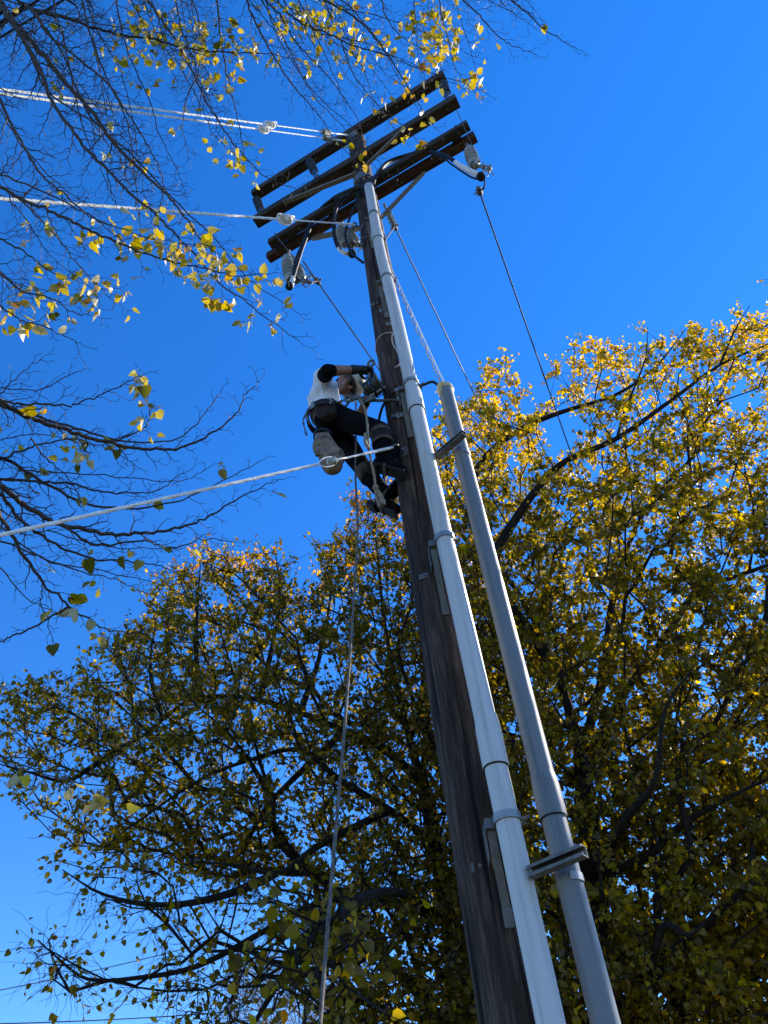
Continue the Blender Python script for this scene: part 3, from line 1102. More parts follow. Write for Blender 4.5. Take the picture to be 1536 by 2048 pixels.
#@@PERSON@@
# ------------------------------------------------------------------ the lineman
RSH, REL, RWR = A3(-0.365, 3.38, 6.98), aty(655, 742, 3.21), aty(716, 739, 3.30)
LSH, LEL, LWR = A3(-0.315, 3.70, 6.98), A3(-0.14, 3.74, 6.78), A3(-0.02, 3.52, 6.84)
HEAD = aty(692, 771, 3.57)
FACE = nrm(A3(0.50, -0.30, -0.81))          # looks down at the work in front of him
HUP = nrm(A3(0.85, 0.12, 0.52) - FACE * (A3(0.85, 0.12, 0.52) @ FACE))
HSIDE = np.cross(HUP, FACE)
CHEST = A3(-0.365, 3.53, 6.87)
NECK = A3(-0.295, 3.55, 7.02)
WAIST = A3(-0.335, 3.515, 6.64)
PELV = A3(-0.285, 3.51, 6.49)
RHIP, RKN, RAN = A3(-0.25, 3.41, 6.43), A3(0.045, 3.325, 6.11), A3(0.055, 3.33, 5.77)
LHIP, LKN, LAN = A3(-0.25, 3.60, 6.42), A3(-0.125, 3.60, 6.06), A3(0.035, 3.585, 5.66)
RTOE, LTOE = aty(812, 930, 3.335), aty(803, 1008, 3.57)

man = thing('person', (PELV[0], PELV[1], 0), 'lineman in white T-shirt, black trousers and hard hat leaning back from the pole', 'person')
man.location = tuple(PELV)
b = MB()
# head: skull, jaw, nose, ears
b.ball(HEAD, (0.076, 0.092, 0.105), (HSIDE, FACE, HUP))
b.ball(HEAD + FACE * 0.03 - HUP * 0.065, (0.055, 0.062, 0.055), (HSIDE, FACE, HUP))
b.ball(HEAD + FACE * 0.098 - HUP * 0.012, (0.015, 0.022, 0.026), (HSIDE, FACE, HUP), 10, 7)
b.ball(HEAD + FACE * 0.080 - HUP * 0.055, (0.028, 0.016, 0.009), (HSIDE, FACE, HUP), 10, 7)
b.ball(HEAD + FACE * 0.078 - HUP * 0.072, (0.026, 0.018, 0.010), (HSIDE, FACE, HUP), 10, 7)
b.ball(HEAD + FACE * 0.075 - HUP * 0.098, (0.026, 0.024, 0.020), (HSIDE, FACE, HUP), 10, 7)
for s in (-1, 1):
    b.ball(HEAD + HSIDE * 0.078 * s - HUP * 0.015 - FACE * 0.005, (0.014, 0.026, 0.036), (HSIDE, FACE, HUP), 10, 7)
    b.ball(HEAD + HSIDE * 0.032 * s + FACE * 0.082 + HUP * 0.022, (0.026, 0.012, 0.010), (HSIDE, FACE, HUP), 10, 7)
    b.ball(HEAD + HSIDE * 0.042 * s + FACE * 0.07 - HUP * 0.03, (0.022, 0.02, 0.022), (HSIDE, FACE, HUP), 10, 7)
b.capsule(NECK - A3(0.03, 0, 0.04), HEAD - HUP * 0.06 - FACE * 0.02, 0.056, 0.052)
# trunk and limbs under the clothes
b.ball(CHEST, (0.115, 0.165, 0.20))
b.ball(WAIST, (0.10, 0.14, 0.14))
b.ball(PELV, (0.105, 0.15, 0.12))
b.capsule(CHEST, PELV, 0.12, 0.11)
for sh, el, wr in ((RSH, REL, RWR), (LSH, LEL, LWR)):
    b.capsule(CHEST + A3(0.02, 0, 0.09), sh, 0.075, 0.062)
    b.capsule(sh, el, 0.055, 0.043)
    m_ = el + (wr - el) * 0.3
    b.capsule(el, m_, 0.042, 0.045)
    b.capsule(m_, wr, 0.045, 0.029)
for hp, kn, an in ((RHIP, RKN, RAN), (LHIP, LKN, LAN)):
    b.capsule(hp, kn, 0.080, 0.055)
    c_ = kn + (an - kn) * 0.35 + A3(-0.01, 0, 0)
    b.capsule(kn, c_, 0.055, 0.056)
    b.capsule(c_, an, 0.056, 0.036)
remeshed(b, 'body', M['skin'], man, 0.0075, 3)

# T-shirt, loose at the waist
s = MB()
s.ball(CHEST + A3(-0.005, 0, 0.02), (0.128, 0.18, 0.19))
s.ball(CHEST + A3(-0.04, -0.02, -0.05), (0.10, 0.155, 0.17))
s.capsule(CHEST + A3(-0.01, 0, -0.02), WAIST + A3(-0.03, 0, 0.02), 0.135, 0.125)
s.ball(WAIST + A3(-0.045, -0.01, 0.02), (0.115, 0.155, 0.10))
s.capsule(CHEST + A3(0.0, -0.05, 0.07), RSH + A3(0.0, -0.01, 0.005), 0.10, 0.077)
s.capsule(CHEST + A3(0.02, 0.05, 0.07), LSH, 0.09, 0.075)
s.capsule(RSH, RSH + (REL - RSH) * 0.30, 0.076, 0.072)
s.capsule(LSH, LSH + (LEL - LSH) * 0.55, 0.075, 0.066)
s.capsule(NECK - A3(0.04, 0, 0.06), NECK - A3(0.02, 0, 0.02), 0.085, 0.066)
for k in range(9):                      # folds running from the shoulder to the waist
    f0 = CHEST + A3(0.10 - 0.028 * k, -0.165 + 0.012 * abs(k - 4), 0.08 - 0.02 * k)
    f1 = WAIST + A3(0.085 - 0.028 * k, -0.125 + 0.008 * abs(k - 4), 0.03)
    s.capsule(f0, f1, 0.013, 0.018, 8)
remeshed(s, 'shirt', M['shirt'], man, 0.0065, 2)
# black under-sleeve to the elbow
s = MB()
s.capsule(RSH + (REL - RSH) * 0.12, REL, 0.066, 0.058)
s.capsule(REL, REL + (RWR - REL) * 0.12, 0.056, 0.053)
remeshed(s, 'sleeve', M['black_cloth'], man, 0.0075, 2)
s = MB()
s.capsule(LSH + (LEL - LSH) * 0.5, LEL, 0.060, 0.052)
s.capsule(LEL, LEL + (LWR - LEL) * 0.3, 0.052, 0.047)
remeshed(s, 'sleeve', M['black_cloth'], man, 0.0075, 2)

# trousers
t = MB()
t.ball(PELV + A3(-0.02, 0, 0.0), (0.135, 0.175, 0.13))
t.ball(PELV + A3(-0.055, -0.01, -0.04), (0.11, 0.165, 0.12))
t.capsule(WAIST - A3(0, 0, 0.03), PELV, 0.13, 0.135)
for hp, kn, an, sg in ((RHIP, RKN, RAN, -1), (LHIP, LKN, LAN, 1)):
    t.capsule(hp + A3(-0.01, 0, 0.02), hp + (kn - hp) * 0.5, 0.100, 0.084)
    t.capsule(hp + (kn - hp) * 0.5, kn, 0.084, 0.069)
    t.capsule(kn, kn + (an - kn) * 0.45, 0.068, 0.064)
    t.capsule(kn + (an - kn) * 0.45, an + (kn - an) * 0.10, 0.064, 0.056)
    for k in range(4):
        p = kn + (an - kn) * (0.5 + 0.11 * k)
        t.ball(p, (0.066, 0.066, 0.013), None, 12, 6)
remeshed(t, 'trousers', M['black_cloth'], man, 0.0085, 3)


def boot(an, toe, kn, nm):
    d = nrm(toe - an)
    up = nrm(kn - an)
    up = nrm(up - d * (up @ d))
    sd = np.cross(d, up)
    L = np.linalg.norm(toe - an)
    q = MB()
    q.capsule(an + up * 0.13, an - up * 0.01, 0.054, 0.050)
    q.capsule(an - up * 0.045 - d * 0.03, an + d * L * 0.55 - up * 0.05, 0.042, 0.042)
    q.capsule(an + d * L * 0.5 - up * 0.055, toe - up * 0.055, 0.042, 0.036)
    o = remeshed(q, nm, M['black_cloth'], man, 0.0075, 2)
    w = MB()
    w.box(an + d * (L * 0.5 - 0.02) - up * 0.100, d * (L * 0.5 + 0.055), sd * 0.046, up * 0.010, bev=0.006)
    w.box(an - d * 0.045 - up * 0.117, d * 0.035, sd * 0.044, up * 0.012)
    w.build('sole', M['rubber'], o)
    return d, up, sd


for an, toe, kn in ((RAN, RTOE, RKN), (LAN, LTOE, LKN)):
    d, up, sd = boot(an, toe, kn, 'boot')
    # climbing iron: shank along the inside of the shin, stirrup under the arch, calf pad and strap
    g = MB()
    ins = sd * (1 if sd[1] > 0 else -1) * (1 if an is RAN else -1)
    g.tube([an + up * 0.30 + ins * 0.075, an + ins * 0.062, an - up * 0.10 + ins * 0.055 + d * 0.04, an - up * 0.118 + d * 0.05, an - up * 0.10 - ins * 0.055 + d * 0.04], 0.009, 6)
    g.tube([an + ins * 0.066 - up * 0.02, an + ins * 0.085 - up * 0.09 + d * 0.02, an + ins * 0.07 - up * 0.14 + d * 0.06], [0.010, 0.009, 0.003], 6)
    go = g.build('climbing_iron', M['galv_dull'], man)
    st = MB()
    for hh_, rr_, wd in ((0.30, 0.068, 0.030), (0.05, 0.062, 0.014)):
        c0 = an + (nrm(kn - an)) * hh_
        axs = nrm(kn - an)
        st.lathe([(rr_, -wd), (rr_ + 0.006, -wd), (rr_ + 0.007, wd), (rr_, wd)], c0, axs, 24, closed=True)
    st.each('calf_strap', M['leather'], go)
# knee pads
for kn, an, hp, mt in ((RKN, RAN, RHIP, 'tan'), (LKN, LAN, LHIP, 'canvas')):
    axs = nrm(kn * 0.35 + an * 0.65 - kn)
    st = MB()
    st.lathe([(0.066, -0.045), (0.075, -0.045), (0.077, 0.05), (0.068, 0.05)], kn + axs * (0.10 if mt == 'tan' else 0.09), axs, 26, closed=True)
    st.build('knee_pad', M['leather'] if mt == 'tan' else M['pad'], man)
    st = MB()
    if mt == 'tan':
        for dz in (0.055, 0.165):
            st.lathe([(0.068, -0.014), (0.080, -0.014), (0.079, 0.014), (0.068, 0.014)], kn + axs * dz, axs, 26, closed=True)
        st.each('knee_strap', M['pad'], man)


def glove(wr, el, palm_dir, curl_axis, nm):
    """cuff, palm, four bent fingers and a thumb from the side of the palm"""
    d = nrm(palm_dir)
    n_ = nrm(curl_axis - d * (np.asarray(curl_axis) @ d))      # fingers curl towards n_
    sd = np.cross(d, n_)
    q = MB()
    q.capsule(wr - nrm(wr - el) * 0.055, wr, 0.041, 0.036)
    q.capsule(wr, wr + d * 0.05, 0.034, 0.038)
    q.ball(wr + d * 0.055, (0.046, 0.052, 0.021), (sd, d, n_), 14, 9)
    for k, ln in enumerate((0.070, 0.080, 0.074, 0.058)):
        off = sd * (0.033 - 0.022 * k)
        a = wr + d * 0.085 + off
        b1 = a + nrm(d * 0.85 + n_ * 0.55) * ln * 0.48
        c1 = b1 + nrm(d * 0.05 + n_ * 1.0) * ln * 0.36
        e1 = c1 + nrm(-d * 0.75 + n_ * 0.65) * ln * 0.28
        q.capsule(a - d * 0.02, b1, 0.0125, 0.0115, 8)
        q.capsule(b1, c1, 0.0115, 0.0105, 8)
        q.capsule(c1, e1, 0.0105, 0.0095, 8)
    a = wr + d * 0.03 + sd * 0.040
    b1 = a + nrm(sd * 0.75 + d * 0.6 + n_ * 0.3) * 0.036
    c1 = b1 + nrm(d * 0.7 + n_ * 0.7) * 0.032
    q.capsule(a, b1, 0.016, 0.0135, 8)
    q.capsule(b1, c1, 0.0135, 0.011, 8)
    remeshed(q, nm, M['glove'], man, 0.0045, 2)


glove(RWR, REL, nrm(RWR - REL) + A3(0.1, 0, -0.25), A3(0.1, 0.25, -1), 'glove')
glove(LWR, LEL, A3(0.8, -0.4, -0.1), A3(0.1, -0.5, 0.6), 'glove')

# hard hat with brim, hollow inside
hc = HEAD + HUP * 0.035
q = MB()
prof = [(0.128, 0.0), (0.124, 0.03), (0.116, 0.065), (0.098, 0.10), (0.070, 0.125), (0.035, 0.14), (0.004, 0.144), (0.004, 0.138), (0.033, 0.133), (0.066, 0.119), (0.092, 0.096), (0.110, 0.063), (0.119, 0.03), (0.122, 0.0)]
n0 = q.n
q.lathe(prof, hc, HUP, 36, closed=True)
brim = []
th_ = np.linspace(0, 2 * math.pi, 40, endpoint=False)
V, F = [], []
for tt in th_:
    u = HSIDE * math.cos(tt) + FACE * math.sin(tt)
    w = 0.030 + 0.035 * max(0, math.sin(tt)) ** 1.5
    for rr_, zz in ((0.120, 0.004), (0.120 + w, -0.012 - 0.010 * max(0, math.sin(tt))), (0.121 + w, -0.016 - 0.010 * max(0, math.sin(tt))), (0.120, -0.004)):
        V.append(hc + u * rr_ + HUP * zz)
for k in range(40):
    k2 = (k + 1) % 40
    for e in range(4):
        F.append((k * 4 + e, k * 4 + (e + 1) % 4, k2 * 4 + (e + 1) % 4, k2 * 4 + e))
q.add(V, F)
q.tube([hc + HUP * (0.144 * math.sin(a_)) * 1.02 + FACE * (0.128 * math.cos(a_)) for a_ in np.linspace(0.15, math.pi - 0.15, 20)], 0.011, 8)
hat = q.build('hard_hat', M['hat'], man)
# lenses and strap
q = MB()
for s_ in (-1, 1):
    q.ball(HEAD + HSIDE * 0.036 * s_ + FACE * 0.094 + HUP * 0.006, (0.034, 0.010, 0.023), (HSIDE, FACE, HUP), 14, 8)
    q.tube([HEAD + HSIDE * 0.07 * s_ + FACE * 0.085 + HUP * 0.01, HEAD + HSIDE * 0.086 * s_ + FACE * 0.03 + HUP * 0.008, HEAD + HSIDE * 0.086 * s_ - FACE * 0.02 + HUP * 0.0], 0.004, 6)
q.build('sunglasses', M['glass'], man)
q = MB()
q.ball(HEAD - FACE * 0.018 - HUP * 0.005, (0.083, 0.086, 0.088), (HSIDE, FACE, HUP))
q.build('hair', M['leather'], man)

# belt with buckles and rings
WA = nrm(A3(0.10, -0.05, 1))
wx = nrm(A3(1, 0, 0) - WA * WA[0])
wy = np.cross(WA, wx)
bc = WAIST + A3(-0.02, 0, -0.045)


def belt_pt(t, rx=0.158, ry=0.178, z=0.0):
    return bc + wx * rx * math.cos(t) + wy * ry * math.sin(t) + WA * z


q = MB()
V, F = [], []
n = 44
for k in range(n):
    t_ = 2 * math.pi * k / n
    for rr_, zz in ((0.0, -0.034), (0.0, 0.034), (0.012, 0.032), (0.012, -0.032)):
        V.append(belt_pt(t_, 0.150 + rr_, 0.170 + rr_, zz))
for k in range(n):
    k2 = (k + 1) % n
    for e in range(4):
        F.append((k * 4 + e, k * 4 + (e + 1) % 4, k2 * 4 + (e + 1) % 4, k2 * 4 + e))
q.add(V, F)
belt = q.build('belt', M['leather'], man)
q = MB()
for t_ in (-1.25, -2.2, -2.75, -0.55):
    c = belt_pt(t_, 0.167, 0.187)
    nn = nrm(c - bc)
    tg = np.cross(WA, nn)
    q.tube([c + tg * 0.02 * math.cos(a_) + WA * (0.028 * math.sin(a_) - 0.02) for a_ in np.linspace(0, 6.2832, 15)], 0.005, 6, caps=False)
    q.box(c, tg * 0.014, nn * 0.004, WA * 0.036)
q.each('belt_ring', M['galv'], belt)

# pouch and canvas bag hanging from the belt
pc = aty(655, 828, 3.30)
pc = aty(652, 822, 3.31)
pouch = thing('tool_pouch', pc, 'dark brown leather tool pouch hanging on the belt at the right hip of the lineman', 'pouch')
q = MB()
q.ball(pc, (0.085, 0.038, 0.105))
q.capsule(pc + A3(-0.03, 0.0, 0.06), pc + A3(0.03, -0.0, -0.05), 0.052, 0.058)
remeshed(q, 'pocket', M['leather'], pouch, 0.008, 3)
q = MB()
q.box(pc + A3(0.0, -0.044, 0.055), A3(0.07, 0, 0), A3(0, 0.006, 0.002), A3(0, 0.012, 0.045), bev=0.003)
q.build('flap', M['leather'], pouch)
q = MB()
rr2 = random.Random(4)
for k in range(5):
    p = pc + A3(0.045 + 0.012 * rr2.random(), -0.066, -0.01 + 0.018 * k)
    q.tube([p, p + A3(0.012 * (1 if k % 2 else -1), -0.004, 0.016)], 0.004, 6)
q.each('tool_clip', M['galv'], pouch)
for t0_, L_ in ((-2.35, 0.26), (-2.7, 0.32)):
    q = MB()
    a = belt_pt(t0_, 0.17, 0.19)
    q.tube(spline([a, a + A3(-0.025, -0.01, -L_ * 0.4), a + A3(0.0, -0.015, -L_)], 8), 0.006, 6, lobes=2, pitch=0.03, amp=0.4)
    tag(q.build('tool_chain', M['galv_dull'], None, base=a), 'short dark chain hanging from the back of the belt' if t0_ < -2.5 else 'short dark chain hanging beside the leather pouch', 'chain')

bt_, bb_ = aty(645, 872, 3.33), aty(664, 934, 3.25)
bag = thing('canvas_bag', bt_, 'limp tan canvas bag hanging below the seat of the lineman', 'bag')
q = MB()
ctr = (bt_ + bb_) / 2
q.capsule(bt_ + A3(0, 0.02, -0.03), bb_ + A3(0.0, 0.02, 0.05), 0.055, 0.075)
q.ball(ctr + A3(0.03, 0.02, -0.06), (0.095, 0.055, 0.12))
q.ball(ctr + A3(-0.03, 0.0, 0.06), (0.075, 0.055, 0.12))
for k in range(6):
    q.capsule(bt_ + A3(-0.04 + 0.016 * k, -0.04, -0.02), ctr + A3(-0.065 + 0.032 * k, -0.058, -0.11), 0.010, 0.015, 8)
remeshed(q, 'sack', M['canvas'], bag, 0.009, 3)
q = MB()
q.lathe([(0.060, -0.015), (0.070, -0.015), (0.070, 0.015), (0.060, 0.015)], bt_ + A3(0, 0.015, 0.015), UP, 24, closed=True)
q.build('rim', M['rubber'], bag)
q = MB()
q.tube(spline([bt_ + A3(-0.05, 0, 0.02), bt_ + A3(-0.04, 0.02, 0.14), belt_pt(-2.6, 0.17, 0.19)], 6), 0.006, 6)
q.tube(spline([bt_ + A3(0.05, -0.03, 0.0), bt_ + A3(0.055, -0.05, -0.10), bt_ + A3(0.045, -0.055, -0.17)], 6), 0.006, 6)
q.each('hanger', M['rubber'], bag)

# positioning lanyard from the belt round the pole
hl = 6.50
lp = [belt_pt(-0.55, 0.17, 0.19), aty(704, 796, 3.26), aty(722, 800, 3.25), aty(760, 801, 3.28), aty(790, 801, 3.335)]
lan = thing('climbing_lanyard', lp[0], 'taut grey lanyard with snap hooks running from the belt round the pole', 'lanyard')
q = MB()
back = [pole_c(lp[-1][2] + 0.02) + (pole_r(hl) + 0.014) * A3(math.cos(t_), math.sin(t_), 0) for t_ in np.linspace(-math.pi * 0.55, math.pi * 0.75, 16)]
lf = [pole_c(lp[-1][2] + 0.0) + A3(-0.18, 0.13, 0.0), belt_pt(0.75, 0.17, 0.19)]
q.tube(spline([lp[2], lp[3], lp[4]] + back + lf, 6), 0.012, 8)
q.build('strap', M['rope_dark'], lan)
for (u, v, Y) in ((702, 797, 3.26), (731, 799, 3.25)):
    c = aty(u, v, Y)
    q = MB()
    ring = [c + A3(0.048 * math.cos(a_), 0, 0.030 * math.sin(a_)) + A3(0, 0.006 * math.sin(2 * a_), 0) for a_ in np.linspace(0, 6.2832, 19)]
    q.tube(ring, 0.0095, 8, caps=False)
    q.lathe([(0.014, -0.03), (0.018, 0), (0.014, 0.03)], c + A3(0.045, 0, 0), (1, 0, 0), 8)
    q.build('snap_hook', M['galv_dull'], lan)
q = MB()
q.tube(spline([belt_pt(-0.55, 0.17, 0.19), lp[1]], 4), 0.009, 7)
q.tube(spline([belt_pt(-0.9, 0.16, 0.18, 0.02), lp[1] + A3(-0.02, 0, 0.01)], 4), 0.007, 7)
q.each('tether', M['rope_dark'], lan)

# tan strap hanging from the snap hook with a frayed end
pts = [aty(u, v, Y) for u, v, Y in ((722, 801, 3.24), (731, 822, 3.22), (735, 852, 3.19), (737, 882, 3.18), (741, 917, 3.20), (748, 948, 3.24), (751, 975, 3.27))]
tl = thing('hanging_strap', pts[0], 'tan strap with a frayed knotted end dangling in front of the lineman', 'strap')
q = MB()
q.tube(spline(pts, 8), 0.0085, 8)
q.tube(spline([aty(731, 868, 3.19), aty(731, 885, 3.17), aty(738, 898, 3.17)], 6), 0.013, 8)
q.build('webbing', M['tan'], tl)
q = MB()
e = pts[-1]
q.ball(e, (0.02, 0.02, 0.026))
for k in range(7):
    a = rr2.random() * 6.28
    dv = A3(0.03 + 0.02 * math.cos(a), 0.01 * math.sin(a) + 0.01, -0.13 - 0.05 * rr2.random())
    q.tube(spline([e, e + dv * 0.5 + A3(0.012 * math.cos(a), 0, 0), e + dv], 5), 0.008, 6)
q.ball(e + A3(0.035, 0.015, -0.13), (0.022, 0.02, 0.03))
q.build('frayed_end', M['tan'], tl)

# block held in both hands: side plates, two sheaves, top ring
kc = aty(745, 774, 3.32)
blk = thing('pulley_block', kc, 'grey-green steel pulley block with a top ring held in the gloved hands of the lineman', 'pulley')
ka = nrm(A3(0.85, -0.35, 0.2))      # sheave axle
kt = nrm(aty(735, 755, 3.30) - aty(757, 795, 3.30))
kn_ = np.cross(ka, kt)
q = MB()
for s_ in (-1, 1):
    q.lathe([(0.02, -0.028), (0.082, -0.028), (0.086, -0.022), (0.070, -0.010), (0.070, 0.010), (0.086, 0.022), (0.082, 0.028), (0.02, 0.028)], kc + ka * 0.038 * s_ - kt * 0.008, ka, 26)
q.each('sheave', M['pulley'], blk)
for s_ in (-0.066, 0.0, 0.066):
    q = MB()
    q.box(kc + ka * s_ - kt * 0.0, kt * 0.108, kn_ * 0.040, ka * 0.0065, bev=0.012)
    q.ball(kc + ka * s_ + kt * 0.0, (0.055, 0.055, 0.009), (kt, kn_, ka), 18, 7)
    q.build('cheek_plate', M['pulley'], blk)
q = MB()
q.lathe([(0.016, -0.088), (0.016, 0.088)], kc, ka, 8)
q.lathe([(0.012, -0.085), (0.012, 0.085)], kc - kt * 0.09, ka, 8)
for k in range(3):
    q.tube([kc - kt * 0.10 + ka * (0.02 + 0.018 * k) - kn_ * 0.045, kc - kt * 0.045 + ka * (0.02 + 0.018 * k) - kn_ * 0.048], 0.005, 6)
q.build('axle', M['galv'], blk)
rc_ = aty(742, 727, 3.32)
q = MB()
r1 = nrm(aty(747, 720, 3.32) - aty(737, 735, 3.32))
r2_ = np.cross(r1, CF)
q.tube([rc_ + r1 * 0.045 * math.cos(a_) + r2_ * 0.026 * math.sin(a_) for a_ in np.linspace(0, 6.2832, 25)], 0.0115, 8, caps=False)
q.lathe([(0.014, 0), (0.012, 0.10)], kc + kt * 0.10, nrm(rc_ - r1 * 0.05 - kc - kt * 0.1), 8)
q.build('ring', M['galv_dull'], blk)

# handline dropping to the ground
a = aty(712, 806, 3.50)
pts = [a, aty(712, 880, 3.46), aty(711, 955, 3.42), aty(715, 1060, 3.32), aty(705, 1240, 3.1), aty(688, 1470, 2.92), aty(663, 1760, 2.75), aty(641, 2040, 2.62)]
dn = nrm(pts[-1] - pts[-2])
pts += [pts[-1] + dn * 1.0, A3(*(pts[-1] + dn * (pts[-1][2] / -dn[2]))[:2], 0.02)]
q = MB()
SP = spline(pts, 24)
q.tube(SP, 0.0068, 9, lobes=3, pitch=0.05, amp=0.14)
tag(q.build('handline_rope', M['rope_dark'], None, base=pts[-1]), 'slim worn rope hanging from the belt of the lineman to the ground', 'rope')

#@@TREES@@
# ------------------------------------------------------------------ trees
def in_poly(px, py, poly):
    poly = np.asarray(poly, float)
    inside = np.zeros(len(px), bool)
    x0, y0 = poly[-1]
    for x1, y1 in poly:
        c = ((y1 > py) != (y0 > py)) & (px < (x0 - x1) * (py - y1) / (y0 - y1 + 1e-9) + x1)
        inside ^= c
        x0, y0 = x1, y1
    return inside


def edge_dist(px, py, poly):
    poly = np.asarray(poly, float)
    best = np.full(len(px), 1e9)
    for a, b in zip(poly, np.roll(poly, -1, 0)):
        ab = b - a
        t = np.clip(((px - a[0]) * ab[0] + (py - a[1]) * ab[1]) / (ab @ ab + 1e-9), 0, 1)
        best = np.minimum(best, np.hypot(px - a[0] - t * ab[0], py - a[1] - t * ab[1]))
    return best


class Tree:
    def __init__(s):
        s.P, s.par, s.floor, s.path = [], [], {}, []

    def limb(s, pts, parent=None, n=5, rad=None):
        """lay a main limb; it is joined to the nearest node laid so far"""
        C_ = spline(pts, n)
        fl = np.zeros(len(C_)) if rad is None else np.linspace(rad[0], rad[1], len(C_))
        if parent is None and s.P:
            A = np.array(s.P)
            parent = int(np.argmin(np.linalg.norm(A - C_[0], axis=1)))
        first = True
        for i, p in enumerate(C_):
            if parent is not None and first and np.linalg.norm(np.asarray(s.P[parent]) - p) < 0.05:
                first = False
                continue
            first = False
            s.floor[len(s.P)] = fl[i]
            s.P.append(np.asarray(p, float))
            s.par.append(-1 if parent is None else parent)
            s.path.append(0.0 if parent is None else s.path[parent] + np.linalg.norm(p - s.P[parent]))
            parent = len(s.P) - 1

    def grow(s, A, bf=0.35, step=0.35, maxlen=1e9):
        """join every attractor to the cheapest node: distance plus a share of the way back to the root"""
        A = np.asarray(A, float)
        m = len(A)
        P0 = np.array(s.P)
        pl = np.array(s.path)
        best = np.full(m, 1e18)
        who = np.zeros(m, int)
        for i in range(len(P0)):
            c = np.linalg.norm(A - P0[i], axis=1) + bf * pl[i]
            k = c < best
            best[k], who[k] = c[k], i
        done = np.zeros(m, bool)
        ids = []
        for _ in range(m):
            j = int(np.argmin(np.where(done, 1e18, best)))
            done[j] = True
            a = np.asarray(s.P[who[j]])
            L = np.linalg.norm(A[j] - a)
            k = max(1, int(L / step))
            par = int(who[j])
            # leave along the parent's own heading a little, then bend to the target
            gp = s.par[par]
            hd = nrm(a - s.P[gp]) if gp >= 0 else nrm(A[j] - a)
            new = []
            for q in range(1, k + 1):
                t = q / k
                p = a + (A[j] - a) * t + hd * L * 0.30 * t * (1 - t) ** 2 * 2 + rng.normal(0, 0.03, 3) * (t < 1)
                s.P.append(p)
                s.par.append(par)
                s.path.append(s.path[par] + np.linalg.norm(p - s.P[par]))
                par = len(s.P) - 1
                new.append(par)
            ids.append(par)
            for i in new[-2:]:
                c = np.linalg.norm(A - s.P[i], axis=1) + bf * s.path[i]
                kk = (c < best) & ~done
                best[kk], who[kk] = c[kk], i
        return ids

    def radii(s, tip=0.004, ex=2.3, cap=0.3):
        n = len(s.P)
        w = np.zeros(n)
        for i in range(n - 1, -1, -1):
            if w[i] == 0:
                w[i] = tip ** ex
            if s.par[i] >= 0:
                w[s.par[i]] += w[i]
        r = np.minimum(w ** (1 / ex), cap)
        for i, f in s.floor.items():
            r[i] = max(r[i], f)
        return r, w

    def tubes(s, mb, tip=0.004, ex=2.3, cap=0.3, rmin=0.0):
        r, w = s.radii(tip, ex, cap)
        n = len(s.P)
        kids = [[] for _ in range(n)]
        for i in range(n):
            if s.par[i] >= 0:
                kids[s.par[i]].append(i)
        stack = [(i, None) for i in range(n) if s.par[i] < 0]
        while stack:
            i, start = stack.pop()
            ch, rr = [], []
            if start is not None:
                ch.append(s.P[start])
                rr.append(min(r[start], r[i] * 1.25))
            j = i
            while True:
                ch.append(s.P[j])
                rr.append(r[j])
                if not kids[j]:
                    break
                kk = sorted(kids[j], key=lambda q: -w[q])
                for q in kk[1:]:
                    stack.append((q, j))
                j = kk[0]
            if len(ch) > 1:
                seg = 12 if rr[0] > 0.06 else 7 if rr[0] > 0.02 else 5 if rr[0] > 0.008 else 4
                mb.tube(np.array(ch), np.array(rr), seg, caps=False)
        return r


# a linden leaf: two halves folded along the midrib, slightly cupped
LEAF = np.array([(0, 0, 0), (-0.30, -0.07, 0), (-0.50, 0.28, 0), (-0.36, 0.66, 0), (0, 1.06, 0), (0.36, 0.66, 0), (0.50, 0.28, 0), (0.30, -0.07, 0)])
LF = np.array([(0, 4, 3, 2, 1), (0, 7, 6, 5, 4)])


def leaf_mesh(name, mat, parent, P, dirs, size, tint, fold=0.35, curl=0.25):
    """P base points, dirs hanging directions"""
    n = len(P)
    off = wloc(parent)
    y = dirs / (np.linalg.norm(dirs, axis=1)[:, None] + 1e-9)
    q = rng.normal(0, 1, (n, 3))
    x = np.cross(y, q)
    x /= np.linalg.norm(x, axis=1)[:, None] + 1e-9
    z = np.cross(x, y)
    f = fold * rng.uniform(0.2, 1.6, n)
    cu = curl * rng.uniform(-1.2, 1.2, n)
    wd = rng.uniform(0.8, 1.05, n)
    L = LEAF
    lx = L[None, :, 0] * wd[:, None]
    ly = np.broadcast_to(L[None, :, 1], lx.shape)
    lz = np.abs(lx) * f[:, None] + cu[:, None] * ly ** 2 + rng.normal(0, 0.035, lx.shape)
    V = P[:, None, :] + size[:, None, None] * (lx[..., None] * x[:, None, :] + ly[..., None] * y[:, None, :] + lz[..., None] * z[:, None, :])
    V = V - off
    me = bpy.data.meshes.new(name)
    me.vertices.add(n * 8)
    me.vertices.foreach_set('co', V.astype(np.float32).ravel())
    fl = (np.arange(n)[:, None, None] * 8 + LF[None]).reshape(-1).astype(np.int32)
    me.loops.add(len(fl))
    me.loops.foreach_set('vertex_index', fl)
    me.polygons.add(2 * n)
    me.polygons.foreach_set('loop_start', (np.arange(2 * n) * 5).astype(np.int32))
    me.polygons.foreach_set('loop_total', np.full(2 * n, 5, np.int32))
    me.update(calc_edges=True)
    at = me.attributes.new('tint', 'FLOAT', 'FACE')
    at.data.foreach_set('value', np.repeat(np.clip(tint, 0, 1), 2).astype(np.float32))
    me.materials.append(mat)
    return link(name, me, parent)


def unit(n):
    v = rng.normal(0, 1, (n, 3))
    return v / np.linalg.norm(v, axis=1)[:, None]


